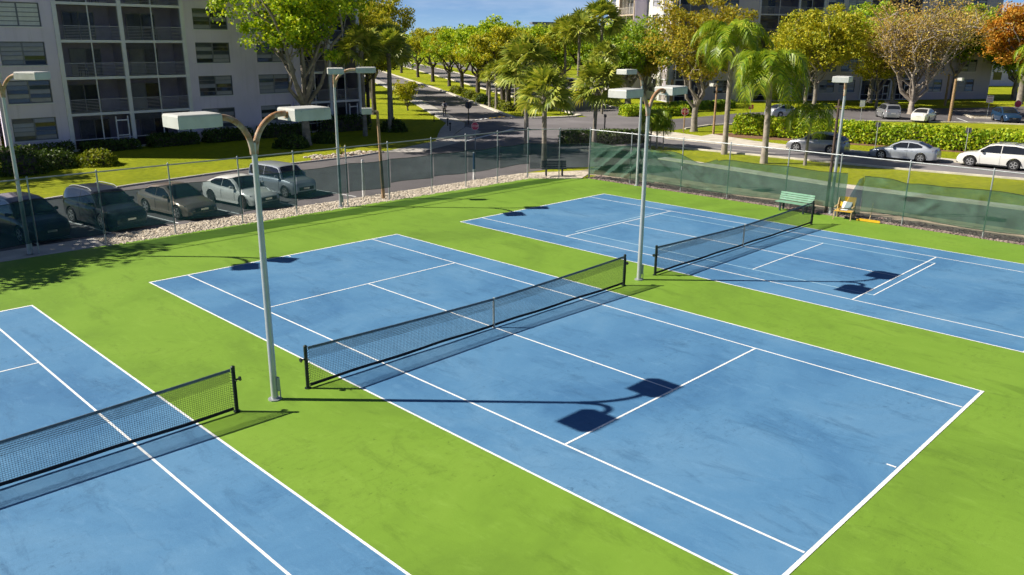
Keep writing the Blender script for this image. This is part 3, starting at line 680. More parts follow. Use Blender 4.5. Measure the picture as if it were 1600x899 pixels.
def facade(parent, segs, nf, sh, wallm, trimm, railm, depth=1.9, top=None, gl=('slat', 'slat', 'glass_b', 'glass')):
    """local frame: x along the wall, outside is -y, z up"""
    H = nf * sh + .5; wall = MB()
    for s in segs:
        if s[0] == 'w':
            _, u0, u1, wins = s[:4]; opt = s[4] if len(s) > 4 else {}
            edges = [u0] + [e for w_ in wins for e in w_] + [u1]
            for i in range(0, len(edges), 2):
                if edges[i + 1] - edges[i] > .01: wall.box((edges[i], 0, -.06), (edges[i + 1], .28, H))
            for (a, b) in wins:
                zl = -.06
                for k in range(nf):
                    z0, z1 = k * sh + .98 * sh / 2.68, k * sh + 2.62 * sh / 2.68
                    wall.box((a, 0, zl), (b, .28, z0)); zl = z1
                    o_ = dict(opt); g_ = o_.get('gl', gl)
                    if o_.get('light') and (k, a) in o_['light']: g_ = ('window_backing',)
                    jal_window(parent, a, b, z0, z1, .1, o_.get('rows', 5), o_.get('cols', 2), o_.get('fm', 'frame'), g_)
                wall.box((a, 0, zl), (b, .28, H))
        else:
            _, u0, u1, kind = s[:4]
            wall.box((u0, depth, -.06), (u1, depth + .25, H)); wall.box((u0, .29, -.06), (u0 + .12, depth, H)); wall.box((u1 - .12, .29, -.06), (u1, depth, H))
            MB().box((u0 - .15, -.10, -.06), (u0 + .15, .28, H)).obj('column', M[trimm], parent)
            if len(s) > 4: MB().box((u1 - .15, -.10, -.06), (u1 + .15, .28, H)).obj('column', M[trimm], parent)
            for k in range(nf + 1):
                z = k * sh
                slab = MB().box((u0 + .152, -.06, z - .11 if k else -.06), (u1 - .152, depth - .002, z + .09 if k else .05), 0).obj('balcony', M[trimm], parent)
                if k == nf: break
                mid = (u0 + u1) / 2
                MB().box((mid - .035, -.02, z + .09), (mid + .035, .06, z + sh - .11)).obj('mullion', M[trimm if kind != 'l' else railm], slab)
                if kind == 'd':
                    for xa, xb in ((u0 + .155, mid - .036), (mid + .036, u1 - .155)): MB().poly([(xa, .07, z + .09), (xb, .07, z + .09), (xb, .07, z + sh - .11), (xa, .07, z + sh - .11)]).obj('insect_screen', M['bug'], slab)
                # sliding door group in the back wall
                d0 = u0 + .6 + rnd.random() * .7; d1 = d0 + 2.3; yb = depth - .06
                fr_ = MB().box((d0, yb - .03, z + .09), (d0 + .07, yb + .05, z + 2.15)).box((d1 - .07, yb - .03, z + .09), (d1, yb + .05, z + 2.15)).box((d0 + .07, yb - .03, z + 2.08), (d1 - .07, yb + .05, z + 2.15)).box(((d0 + d1) / 2 - .035, yb - .03, z + .09), ((d0 + d1) / 2 + .035, yb + .05, z + 2.08)).obj('door_frame', M['frame_w'], slab)
                MB().box((d0 + .07, yb, z + .09), ((d0 + d1) / 2 - .035, yb + .02, z + 2.08)).obj('door_pane', M[rnd.choice(['glass', 'curtain', 'window_backing', 'window_backing', 'glass_b'])], slab)
                MB().box(((d0 + d1) / 2 + .035, yb, z + .09), (d1 - .07, yb + .02, z + 2.08)).obj('door_pane', M[rnd.choice(['glass', 'glass', 'curtain', 'glass_b'])], slab)
                if k == 0 and kind != 'l':
                    # ground floor: framed screen door and low sill
                    MB().box((u0 + .152, -.0, z + .75), (u1 - .152, .05, z + .81)).obj('sill_rail', M[trimm], slab)
                    dx = u1 - 1.3
                    MB().box((dx, -.04, .052), (dx + .08, .07, 2.4)).box((dx + .9, -.04, .052), (dx + .98, .07, 2.4)).box((dx + .08, -.04, 2.05), (dx + .9, .07, 2.15)).box((dx + .08, -.04, .9), (dx + .9, .07, .98)).obj('screen_door', M['trim'], slab)
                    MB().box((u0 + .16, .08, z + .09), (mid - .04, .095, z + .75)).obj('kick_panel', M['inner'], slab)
                else:
                    rl = MB(); rl.box((u0 + .152, -.035, z + 1.05), (u1 - .152, .015, z + 1.1))
                    for q in range(8): zz = z + .17 + q * .11; rl.box((u0 + .152, -.02, zz), (u1 - .152, .0, zz + .025))
                    rl.obj('railing', M[railm], slab)
                    if kind == 'l':
                        for q in range(1, 4):
                            x = u0 + (u1 - u0) * q / 4; MB().box((x - .03, -.03, z + 1.1), (x + .03, .03, z + sh - .11)).obj('mullion', M[railm], slab)
                if rnd.random() < .5 and kind != 'l':
                    sh_ = MB()
                    for q in range(5): sh_.box((u0 + .17, .1, z + sh - .2 - q * .1), (mid - .05, .11, z + sh - .115 - q * .1))
                    sh_.obj('roll_shade', M['curtain'], slab)
                if rnd.random() < .6:
                    x = u0 + .8 + rnd.random() * (u1 - u0 - 2.2); cz = z + .09
                    ch = MB().box((x, .7, cz + .4), (x + .5, 1.2, cz + .46)).box((x, 1.16, cz + .46), (x + .5, 1.2, cz + .9))
                    for a_ in (0, .45):
                        for b_ in (.7, 1.15): ch.box((x + a_, b_, cz), (x + a_ + .05, b_ + .05, cz + .4))
                    ch.obj('balcony_chair', M[rnd.choice(['cane', 'frame_w', 'frame'])], slab)
    wall.obj('wall', M[wallm], parent)
    u0 = min(s[1] for s in segs); u1 = max(s[2] for s in segs)
    return u0, u1, H

def shell(parent, u0, u1, y0, y1, H, m, par=True):
    b = MB(); b.box((u0, y0, -.06), (u0 + .25, y1, H)); b.box((u1 - .25, y0, -.06), (u1, y1, H)); b.box((u0 + .25, y1 - .25, -.06), (u1 - .25, y1, H)); b.obj('outer_wall', M[m], parent)
    r = MB(); r.box((u0 - .1, y0 - .28, H), (u1 + .1, y1 + .1, H + .25)); r.obj('roof', M['roof'], parent)

SH = 2.68
ab = thing('apartment_building', 'long lilac-grey apartment block with screened balconies behind the left lawn', 'building', (0, 51, 0))
u0, u1, H = facade(ab, [
    ('w', .3, 4.8, [(.9, 3.85)], {'light': [(3, .9)]}),
    ('b', 4.8, 9.4, 'd'), ('b', 9.4, 14.25, 'd', 1),
    ('w', 14.25, 24.6, [(15.15, 18.12), (20.6, 23.6)]),
    ('b', 24.6, 27.9, 'd'), ('b', 27.9, 31.2, 'd', 1)], 5, SH, 'stucco', 'trim', 'rail')
shell(ab, .3, 31.2, 2.2, 15, H, 'stucco')
pr = MB().box((23.85, -.55, -.06), (24.44, -.003, H)).obj('pilaster', M['stucco'], ab)

SR = 3.08
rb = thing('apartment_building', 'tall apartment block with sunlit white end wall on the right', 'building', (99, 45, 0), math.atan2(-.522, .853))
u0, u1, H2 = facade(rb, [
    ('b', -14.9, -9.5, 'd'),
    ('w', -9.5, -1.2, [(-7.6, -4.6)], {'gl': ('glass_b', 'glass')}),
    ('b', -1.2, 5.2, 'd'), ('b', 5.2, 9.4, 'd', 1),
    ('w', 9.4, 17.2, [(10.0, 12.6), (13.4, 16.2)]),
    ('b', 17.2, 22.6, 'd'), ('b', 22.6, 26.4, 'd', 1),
    ('w', 26.4, 41, [(29, 32), (35, 38)])], 5, SR, 'stucco_shaded', 'trim_shaded', 'rail')
shell(rb, -9.5, 41, 2.2, 14, H2, 'stucco_shaded')
# sunlit end: local -x side, three stepped planes
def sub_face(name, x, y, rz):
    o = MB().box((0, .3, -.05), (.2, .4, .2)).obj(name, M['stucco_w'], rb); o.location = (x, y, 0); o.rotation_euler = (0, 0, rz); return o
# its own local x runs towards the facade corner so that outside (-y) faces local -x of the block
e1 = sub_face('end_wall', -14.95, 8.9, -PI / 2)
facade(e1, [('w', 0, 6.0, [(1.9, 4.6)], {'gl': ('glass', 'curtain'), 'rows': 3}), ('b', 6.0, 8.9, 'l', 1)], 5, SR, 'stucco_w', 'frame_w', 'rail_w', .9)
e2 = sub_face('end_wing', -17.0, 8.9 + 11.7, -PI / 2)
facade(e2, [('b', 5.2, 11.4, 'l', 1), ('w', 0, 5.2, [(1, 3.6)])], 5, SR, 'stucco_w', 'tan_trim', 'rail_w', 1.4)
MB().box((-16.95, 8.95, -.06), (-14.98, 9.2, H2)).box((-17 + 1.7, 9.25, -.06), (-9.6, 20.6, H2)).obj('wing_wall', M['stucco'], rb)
MB().box((-17.1, 8.8, H2), (-9.61, 20.8, H2 + .25)).box((-15.1, -.1, H2), (-9.62, 8.79, H2 + .25)).obj('roof', M['roof'], rb)
# far buildings
fb = thing('far_building', 'small pale flat-roofed block above the distant treetops', 'building', (176, 158.7, 0), R(-40))
MB().box((-3.4, 0, -.06), (3.4, 6, 13.4)).obj('wall', M['stucco_w'], fb); MB().box((-4.6, -1, 13.4), (4.6, 7, 14.0)).obj('roof', M['frame'], fb)
for k in range(3): MB().box((-2.6 + k * 2, -.05, 10.9), (-1.4 + k * 2, .02, 12.4)).obj('window', M['glass'], fb)
fb = thing('far_building', 'low blue-grey roofed block behind the trees at the top right', 'building', (178, 40, 0), R(-35))
MB().box((-22, 0, -.06), (16, 10, 14.2)).obj('wall', M['stucco'], fb); MB().loft([[(-23, -1, 14.2), (17, -1, 14.2), (17, 11, 14.2), (-23, 11, 14.2)], [(-20, 3, 17), (14, 3, 17), (14, 7, 17), (-20, 7, 17)]]).obj('roof', M['frame_w'], fb)
for k in range(8):
    for q in range(4): MB().box((-20 + k * 4.4, -.05, 1.2 + q * 3.2), (-18 + k * 4.4, .02, 2.8 + q * 3.2)).obj('window', M['glass'], fb)
# ------------------------------------------------------------------ vegetation
def leaf_mesh(name, C, size, rg, m, flat=.35, aspect=.6, core=None):
    n = len(C); nrm = rg.normal(size=(n, 3)); nrm[:, 2] += flat * 2; nrm /= np.linalg.norm(nrm, axis=1)[:, None]
    a = rg.normal(size=(n, 3)); u = np.cross(nrm, a); u /= np.linalg.norm(u, axis=1)[:, None]; v = np.cross(nrm, u)
    s = (size * rg.uniform(.6, 1.35, n))[:, None]
    P = np.stack([C - u * s, C - v * s * aspect + nrm * s * .12, C + u * s, C + v * s * aspect + nrm * s * .12], 1).reshape(-1, 3)
    me = bpy.data.meshes.new(name); me.vertices.add(4 * n); me.vertices.foreach_set('co', P.astype(np.float32).ravel())
    me.loops.add(4 * n); me.loops.foreach_set('vertex_index', np.arange(4 * n, dtype=np.int32))
    me.polygons.add(n); me.polygons.foreach_set('loop_start', np.arange(0, 4 * n, 4, dtype=np.int32)); me.polygons.foreach_set('loop_total', np.full(n, 4, dtype=np.int32))
    me.materials.append(m); me.update(calc_edges=True); me.validate()
    return me

def gen_tree(seed, H, fork, W, z0, nleaf, leaf, lm, bark, limbs=6, r0=.28, flat=False, lean=0, twigs=3, clump=None, nclump=60, stem_up=0, sub=4, gap=.5):
    """returns (trunk mesh, crown mesh): tapered trunk, limbs that fork again, leaf clumps at the limb ends"""
    rg = np.random.default_rng(seed); rr_ = random.Random(seed)
    t = MB(); top = Vector((lean * fork, lean * .4 * fork, fork))
    t.tube([(0, 0, -.1), (0, 0, .25), (lean * fork * .5 + rr_.uniform(-.06, .06), .05, fork * .5), tuple(top)], [r0 * 1.55, r0 * 1.12, r0, r0 * .9], 9)
    cz = (H + z0) / 2; rz = (H - z0) / 2; tips = []
    def crown_pt(k=1.):
        while True:
            p = np.array([rr_.uniform(-1, 1), rr_.uniform(-1, 1), rr_.uniform(-1, 1)])
            if .25 < (p ** 2).sum() < 1: break
        if flat: p[2] = abs(p[2]) ** .7 * (1 if rr_.random() < .8 else -.4)
        return Vector((p[0] * W * k + top.x, p[1] * W * k + top.y, cz + p[2] * rz * k))
    def curve(a, b, n=6, wob=.12, bow=.25):
        out = []; L = (b - a).length
        for i in range(n + 1):
            s = i / n; q = a.lerp(b, s); q.z += bow * L * (s * (1 - s)) * (1 if not flat else .9)
            if 0 < i < n: q += Vector((rr_.uniform(-1, 1), rr_.uniform(-1, 1), rr_.uniform(-.5, .5))) * L * wob * .5
            out.append(q)
        return out
    for i in range(limbs):
        an = 2 * PI * (i + rr_.uniform(-.25, .25)) / limbs; e = rr_.uniform(.55, .92)
        tgt = Vector((top.x + math.cos(an) * W * e * .8, top.y + math.sin(an) * W * e * .8, cz + rz * rr_.uniform(-.1, .65)))
        st = top + Vector((0, 0, -rr_.uniform(0, .25) * fork))
        c = curve(st, tgt, 7, .12, .10); rl = r0 * rr_.uniform(.45, .65)
        t.tube(c, [rl * (1 - .82 * k / 7) for k in range(8)], 6); tips.append(tgt)
        for k in range(sub):
            a0 = c[rr_.randint(2, 6)]; b0 = crown_pt(.9)
            b0 = a0.lerp(b0, .35) if (b0 - a0).length > W * 1.1 else a0.lerp(b0, .75)
            b0.z = max(b0.z, a0.z + .3)
            cc = curve(a0, b0, 4, .14, .08); r1 = rl * .42
            t.tube(cc, [r1 * (1 - .75 * q / 4) for q in range(5)], 5); tips.append(b0)
            for q in range(twigs):
                e0 = cc[rr_.randint(1, 4)]; e1 = e0 + Vector((rr_.uniform(-1, 1), rr_.uniform(-1, 1), rr_.uniform(-.2, 1))) * W * .22
                t.tube([e0, e0.lerp(e1, .5) + Vector((rr_.uniform(-.1, .1), rr_.uniform(-.1, .1), .08)), e1], [r1 * .4, r1 * .3, r1 * .1], 4); tips.append(e1)
    cl = clump or W * .2
    cen = [tuple(p) for p in tips] + [tuple(crown_pt()) for _ in range(nclump)]
    cen = np.array(cen); wts = rg.uniform(.3, 1., len(cen)) ** 1.5; wts /= wts.sum()
    idx = rg.choice(len(cen), nleaf, p=wts)
    off = rg.normal(size=(nleaf, 3)); off /= np.linalg.norm(off, axis=1)[:, None]; off *= (rg.uniform(0, 1, nleaf) ** .45)[:, None]
    cs = cl * rg.uniform(.6, 1.25, len(cen)); C = cen[idx] + off * cs[idx][:, None] * np.array([1, 1, .62])
    C[:, 2] = np.maximum(C[:, 2], z0 - .4 * rz)
    return t.mesh('trunk', bark, 60), leaf_mesh('crown', C, leaf, rg, lm)

def tree(name, label, meshes, loc, s=1., rz=0, group=None, cat='tree', sz=None):
    t = thing(name, label, cat, (loc[0], loc[1], GZ), rz, group); t.scale = (s, s, sz or s)
    link('trunk', meshes[0], t); link('crown', meshes[1], t); return t

B1 = mat('grey_bark', (.27, .24, .20), .9, var=.25, scale=3, c2=(.14, .12, .10), bmp=.4)
B2 = mat('dark_bark', (.085, .07, .06), .9, var=.3, scale=3, bmp=.4)
B3 = mat('pale_bark', (.36, .31, .26), .9, var=.2, scale=3, c2=(.16, .13, .11), bmp=.3)
LG = leaf_mat('bright_green_leaf', [(0.127, 0.248, 0.018), (0.302, 0.466, 0.024), (0.477, 0.612, 0.029), (0.620, 0.620, 0.036)])
LY = leaf_mat('yellow_green_leaf', [(0.162, 0.221, 0.021), (0.379, 0.416, 0.026), (0.541, 0.494, 0.029), (0.600, 0.520, 0.037)])
LM = leaf_mat('mid_green_leaf', [(0.135, 0.246, 0.035), (0.288, 0.439, 0.039), (0.459, 0.579, 0.050)])
LO = leaf_mat('olive_orange_leaf', [(.20, .23, .022), (.40, .36, .028), (.50, .36, .03), (.30, .32, .026)])
LT = leaf_mat('tan_leaf', [(.44, .30, .13), (.52, .38, .16), (.50, .42, .06), (.50, .30, .06)])
LR = leaf_mat('rusty_leaf', [(0.549, 0.204, 0.027), (0.600, 0.288, 0.031), (0.600, 0.336, 0.039), (0.300, 0.216, 0.039)])
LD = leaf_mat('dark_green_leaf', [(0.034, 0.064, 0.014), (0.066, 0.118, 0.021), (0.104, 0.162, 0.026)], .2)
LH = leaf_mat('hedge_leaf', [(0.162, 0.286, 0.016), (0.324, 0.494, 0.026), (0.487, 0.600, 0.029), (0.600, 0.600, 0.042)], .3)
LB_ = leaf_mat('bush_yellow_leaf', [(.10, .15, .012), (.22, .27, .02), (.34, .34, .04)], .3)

big = gen_tree(11, 17.5, 3.8, 7.2, 8.2, 34000, .15, LG, B1, limbs=9, r0=.31, nclump=110, sub=5, clump=1.15)
tree('shade_tree', 'large many-stemmed green shade tree before the left apartment block', big, (20.1, 42.9), 1, .4)
tall = gen_tree(12, 15, 4.5, 4.6, 5.2, 20000, .14, LY, B2, limbs=7, r0=.26, nclump=90, clump=.95)
tree('shade_tree', 'tall yellow-green tree on the lawn right of the left apartment block', tall, (41.5, 63), 1, 0, 'tall trees left of the boulevard')
tree('shade_tree', 'tall yellow-green tree second from the apartment block along the boulevard', tall, (49.5, 80), 1.05, 2.0, 'tall trees left of the boulevard')
tree('shade_tree', 'tall yellow-green tree farthest back on the left side of the boulevard', tall, (60, 104), 1.1, 4.0, 'tall trees left of the boulevard')
tree('shade_tree', 'dark-stemmed tree directly beside the left apartment block corner', tall, (35, 55), .8, 1.0)
bA = gen_tree(21, 8.8, 2.6, 5.7, 3.3, 18000, .15, LY, B2, limbs=6, r0=.3, flat=True, nclump=55, clump=.95)
bB = gen_tree(22, 9.2, 2.8, 6.0, 3.6, 18000, .15, LG, B2, limbs=6, r0=.3, flat=True, nclump=55, clump=1.0)
bC = gen_tree(23, 9.8, 2.4, 5.8, 3.4, 18000, .16, LM, B1, limbs=7, r0=.34, nclump=60, clump=1.1)
med = [(15, 3.2, bA, 'spreading yellow-green median tree nearest the round median nose'), (23.5, 4.4, bB, 'spreading green median tree second from the median nose'), (32, 4, bA, 'spreading yellow-green median tree third from the nose'), (42, 4.4, bB, 'spreading green median tree fourth from the nose'), (54, 4, bA, 'spreading median tree fifth from the nose'), (68, 4, bB, 'spreading median tree sixth from the nose'), (86, 3.4, bA, 'spreading median tree seventh from the nose'), (108, 3, bB, 'spreading median tree far down the boulevard'), (135, 2, bA, 'farthest spreading median tree where the boulevard vanishes')]
for k, (t_, o_, ms, lb) in enumerate(med): tree('median_tree', lb, ms, bl(RB, t_, o_), 1.12 + .1 * math.sin(k * 2.3), k * 1.3, 'trees on the boulevard median')
far = [(18, 21, bC, 'broad green tree just beyond the right boulevard lane'), (34, 20.5, bB, 'bright green tree second along the right boulevard lane'), (50, 21, bC, 'broad green tree third along the right boulevard lane'), (70, 21, bA, 'yellow-green tree fourth along the right boulevard lane'), (92, 21.5, bC, 'broad green tree fifth along the right boulevard lane'), (120, 21, bB, 'distant green tree sixth along the right boulevard lane'),
       (28, 33, bC, 'round green tree behind the right boulevard row'), (60, 44, bC, 'green tree standing in the far parking strip'), (88, 46, bB, 'bright green tree at the back of the far parking strip')]
for k, (t_, o_, ms, lb) in enumerate(far): tree('roadside_tree', lb, ms, bl(RB, t_, o_), 1.17 + .12 * math.sin(k * 1.7), k * .9, 'trees right of the boulevard')
lft = [(40, -7, bC, 'green tree close to the left boulevard sidewalk'), (58, -8, bA, 'yellow-green tree second along the left sidewalk'), (80, -9, bB, 'green tree third along the left sidewalk'), (110, -12, bC, 'green tree fourth along the left sidewalk'), (150, -16, bA, 'yellow tree at the far end of the left sidewalk')]
for k, (t_, o_, ms, lb) in enumerate(lft): tree('roadside_tree', lb, ms, bl(LB, t_, o_), 1.15, k * 2.1, 'trees left of the boulevard')

oR = gen_tree(31, 12.6, 2.6, 5.6, 5.0, 17000, .14, LO, B1, limbs=8, r0=.30, nclump=60, clump=1.05, sub=4)
tree('street_tree', 'olive-orange tree with pale forked limbs behind the stop sign', oR, (53.9, 27.5), 1, .8)
yR = gen_tree(32, 12.5, 3, 6.0, 4.6, 19000, .16, LY, B1, limbs=7, r0=.24, nclump=70, clump=1.2)
tree('street_tree', 'yellow-orange tree in front of the shaded balconies', yR, (90.5, 32.5), 1.05, 2.2)
tree('street_tree', 'golden-green tree close to the balconies, behind the first yellow one', yR, (98.5, 37.5), .95, 5.1)
tree('street_tree', 'small yellow tree left of the wide bare tree', yR, (100, 28), .78, 4.0)
tR = gen_tree(33, 14, 1.7, 9.8, 6.2, 16000, .13, LT, B3, limbs=14, r0=.34, nclump=50, clump=1.35, sub=8, twigs=7)
tree('street_tree', 'wide half-bare tan tree with many pale limbs beyond the hedge', tR, (92.6, 20.8), 1, 1.1)
rR = gen_tree(34, 13.5, 4.5, 7.0, 5.2, 19000, .19, LR, B1, limbs=6, r0=.4, nclump=80, clump=1.3)
tree('street_tree', 'rusty red-orange tree at the right edge of the picture', rR, (124, 16.5), 1.05, .3)
gR = gen_tree(35, 14.5, 4, 6.5, 6.0, 19000, .19, LG, B1, limbs=6, r0=.34, nclump=80, clump=1.3)
tree('street_tree', 'green tree between the yellow tree and the wide tan tree', gR, (103, 27), .82, 1.2)
tree('street_tree', 'bright green treetop rising behind the wide tan tree, left', gR, (108.5, 32.3), .98, 0)
tree('street_tree', 'bright green treetop rising behind the wide tan tree, right', gR, (128, 27), 1.0, 2.4)
tree('street_tree', 'dark-trunked green tree at the building end, far right', bC, (135, 20), 1.2, 1.0)
tree('street_tree', 'olive tree left of the sunlit end wall', oR, (79.5, 52), .78, 3.0)
# tree outside the frame whose shade falls over the leftmost car and the court edge
tree('shade_tree', 'tree beyond the left frame shading the leftmost car', bC, (-14.2, 26.2), 1.0, 0)
tree('shade_tree', 'tree beyond the left frame shading the left end of the lawn', bC, (-9.5, 47.5), 1.0, 1.0)
shr = gen_tree(41, 3.4, .35, 2.0, 1.2, 2600, .11, LY, B2, limbs=8, r0=.07, nclump=30, clump=.5, sub=3, twigs=2)
tree('small_tree', 'small vase-shaped tree on the lawn beside the boulevard sidewalk', shr, (48.0, 65.0), 1.1, 0)

# distant wood
rg = np.random.default_rng(5)
def wood(n, d0, d1, hlo, hhi):
    d = rg.uniform(d0, d1, n); an = rg.uniform(R(-8), R(82), n)
    return np.stack([d * np.cos(an), d * np.sin(an)], 1), rg.uniform(hlo, hhi, n)
C = []
for n, d0, d1, a, b in ((190, 200, 270, 8, 10.5), (200, 270, 430, 9, 12)):
    xy, h = wood(n, d0, d1, a, b)
    for (x, y), hh in zip(xy, h):
        if (x - 176) ** 2 + (y - 158) ** 2 < 200: continue
        m_ = 130; th = rg.uniform(0, 6.28, m_); rr0 = rg.uniform(0, 1, m_) ** .5 * 5.5; z = hh - (rr0 / 5.5) ** 2 * 4 - rg.uniform(0, 1, m_) ** 2 * (hh - 3)
        C.append(np.stack([x + rr0 * np.cos(th), y + rr0 * np.sin(th), z], 1))
tag(link('distant_wood', leaf_mesh('distant_wood', np.concatenate(C), .62, rg, LM)), 'mass of distant green treetops along the horizon', 'wood', kind='stuff')

# ---- palms
def gen_fan_palm(seed, h, R0, nf=38, lm=None, bark=B1, boots=True):
    rr_ = random.Random(seed); t = MB(); bend = rr_.uniform(-.25, .25)
    pts = [(bend * (k / 6) ** 2, bend * .5 * (k / 6) ** 2, -.1 + (h + .1) * k / 6) for k in range(7)]
    t.tube(pts, [.24, .19, .17, .165, .165, .17, .2], 10)
    top = Vector(pts[-1])
    if boots:
        for k in range(26):
            a = k * 2.4; z = h - .9 + .9 * (k / 26); d = Vector((math.cos(a), math.sin(a), 0)); q = top + Vector((0, 0, z - h)); t.tube([q + d * .12, q + d * .26 + Vector((0, 0, .2))], [.05, .025], 4)
    c = MB()
    for k in range(nf):
        a = k * 2.39996; el = R(86 - 116 * (k / nf) + rr_.uniform(-8, 8)); d = Vector((math.cos(a) * math.cos(el), math.sin(a) * math.cos(el), math.sin(el)))
        pl = R0 * rr_.uniform(.45, .6); hub = top + d * pl + Vector((0, 0, .12)); hub.z -= .05 * pl * pl
        side = d.cross(Vector((0, 0, 1))).normalized(); up = side.cross(d)
        rl_ = R(rr_.uniform(-55, 55)); side, up = side * math.cos(rl_) + up * math.sin(rl_), up * math.cos(rl_) - side * math.sin(rl_)
        c.tube([top + Vector((0, 0, .05)), top.lerp(hub, .5) + Vector((0, 0, .06)), hub], [.022, .016, .012], 3, cap=False)
        fr_ = R0 * rr_.uniform(.5, .62); nb = 15
        for j in range(nb):
            b = R(-105 + 210 * j / (nb - 1)); dr = d * math.cos(b) + side * math.sin(b)
            ln_ = fr_ * (1 - .25 * abs(j / (nb - 1) - .5) * 2) * rr_.uniform(.9, 1.08)
            p1 = hub + dr * ln_ * .55 + up * .05 * ln_; p2 = hub + dr * ln_ + Vector((0, 0, -.20 * ln_ * rr_.uniform(.4, 1.5)))
            wv = (dr.cross(up)).normalized() * fr_ * .075
            n0_ = len(c.v); c.v += [tuple(hub), tuple(p1 - wv), tuple(p1 + wv), tuple(p2)]
            c.f += [(n0_, n0_ + 1, n0_ + 2), (n0_ + 1, n0_ + 3, n0_ + 2)]; c.m += [0, 0]
    return t.mesh('trunk', bark, 50), c.mesh('crown', lm)

def gen_feather_palm(seed, h, R0, nf=16, lm=None, bark=B3, r=.17, droop=1., npair=30, lw=.045):
    rr_ = random.Random(seed); t = MB(); bend = rr_.uniform(-.2, .2)
    pts = [(bend * (k / 6) ** 2, 0, -.1 + (h + .1) * k / 6) for k in range(7)]
    t.tube(pts, [r * 1.35, r * 1.08, r, r * .95, r * .92, r * .95, r * .8], 10); top = Vector(pts[-1])
    t.tube([top - Vector((0, 0, .1)), top + Vector((0, 0, .25)), top + Vector((0, 0, .7))], [r * .9, r * .75, r * .3], 8)
    c = MB()
    for k in range(nf):
        a = k * 2.39996 + rr_.uniform(-.2, .2); e0 = R(80 - 70 * (k / nf) + rr_.uniform(-6, 6)); d = Vector((math.cos(a), math.sin(a), 0))
        L = R0 * rr_.uniform(.9, 1.15); rib = []; p = top + Vector((0, 0, .3)); el = e0; ns = 14
        for s_ in range(ns + 1):
            rib.append(p.copy()); p = p + (d * math.cos(el) + Vector((0, 0, math.sin(el)))) * L / ns; el -= R(9.5) * droop * (1 + s_ * .05)
        c.tube(rib, [.03 * (1 - .85 * s_ / ns) for s_ in range(ns + 1)], 3, cap=False)
        side = d.cross(Vector((0, 0, 1))).normalized()
        for j in range(npair):
            f = .12 + .88 * j / (npair - 1); x = f * ns; i = min(int(x), ns - 1); q = rib[i].lerp(rib[i + 1], x - i); tg = (rib[i + 1] - rib[i]).normalized()
            ll = R0 * .30 * math.sin(PI * min(1, .15 + .85 * f) * .92) + .12
            for sg in (-1, 1):
                dr = (side * sg * .8 + tg * .55 + Vector((0, 0, rr_.uniform(-.25, .2)))).normalized()
                p1 = q + dr * ll * .5; p2 = q + dr * ll + Vector((0, 0, -.62 * ll * droop * rr_.uniform(.5, 1.4))); wv = tg * lw
                n0_ = len(c.v); c.v += [tuple(q - wv * .6), tuple(q + wv * .6), tuple(p1 + wv), tuple(p1 - wv), tuple(p2)]
                c.f += [(n0_, n0_ + 1, n0_ + 2, n0_ + 3), (n0_ + 3, n0_ + 2, n0_ + 4)]; c.m += [0, 0]
    return t.mesh('trunk', bark, 50), c.mesh('crown', lm)

LP = leaf_mat('fan_palm_leaf', [(0.135, 0.195, 0.029), (0.270, 0.338, 0.047), (0.433, 0.468, 0.074), (0.541, 0.520, 0.105)], .25, .4)
LQ = leaf_mat('feather_palm_leaf', [(0.095, 0.182, 0.011), (0.189, 0.309, 0.015), (0.303, 0.400, 0.020), (0.379, 0.400, 0.029)], .3, .4)
def palm(label, ms, x, y, s=1., rz=0, grp=None, name='palm_tree'): return tree(name, label, ms, (x, y), s, rz, grp, 'palm tree')
fA = gen_fan_palm(1, 4.8, 2.2, lm=LP, nf=48); fB = gen_fan_palm(2, 6.5, 2.5, lm=LP, nf=52); fC = gen_fan_palm(3, 4.8, 2.5, lm=LP, nf=54); fD = gen_fan_palm(4, 7.4, 2.4, lm=LP); fE = gen_fan_palm(5, 4.2, 1.8, lm=LP, nf=26); fF = gen_fan_palm(6, 9.5, 2.9, lm=LP, nf=42)
palm('fan palm close behind the cut corner of the fence', fA, 25.3, 21.2, 1, 0)
palm('taller fan palm behind the corner, left of the others', fB, 29.5, 26.9, 1, 1)
palm('full bright fan palm beside the dark hedge island', fC, 37.2, 26.5, 1, 2)
palm('fan palm with slender trunk at the left building corner', fD, 27.6, 45.3, 1, 0)
palm('dark fan palm right of the building-corner palm', fD, 31.2, 46.4, .97, 2.2)
palm('second dark fan palm on the left lawn', fD, 33.8, 49.5, 1.02, 4.1)
for k, (x, y, lb) in enumerate(((58.9, 61.7, 'slim fan palm at the left of the median palm row'), (58.1, 59.6, 'slim fan palm second in the median palm row'), (57.6, 57.2, 'slim fan palm third in the median palm row'), (63.2, 61.2, 'slim fan palm at the back of the median palms'), (59.3, 55.4, 'slim fan palm at the right of the median palm row'), (55.6, 52.4, 'slim fan palm nearest the median nose'))):
    palm(lb, fE, x, y, .95 + .09 * math.sin(k * 2), k, 'fan palms on the median')
for k, (x, y, lb) in enumerate(((64.4, 51.4, 'tall fan palm in the clump left of the sunlit end wall'), (68.5, 51.0, 'tallest fan palm touching the sunlit end balconies'), (66.5, 55.4, 'tall fan palm at the back left of the clump'), (62.5, 45.9, 'shorter fan palm at the front of the clump'))):
    palm(lb, fF, x, y, (1, 1.12, .95, .7)[k], k * 1.4, 'fan palms left of the end wall')
q1 = gen_feather_palm(1, 8.2, 3.6, 20, LQ, B3, .2, .85, 46); q2 = gen_feather_palm(2, 6.2, 3.6, 20, LQ, B3, .22, .9, 46); q3 = gen_feather_palm(3, 3.3, 2.4, 15, LQ, B1, .1, .95, 32, .03); q4 = gen_feather_palm(4, 2.0, 1.5, 14, LQ, B1, .06, .9, 24, .03)
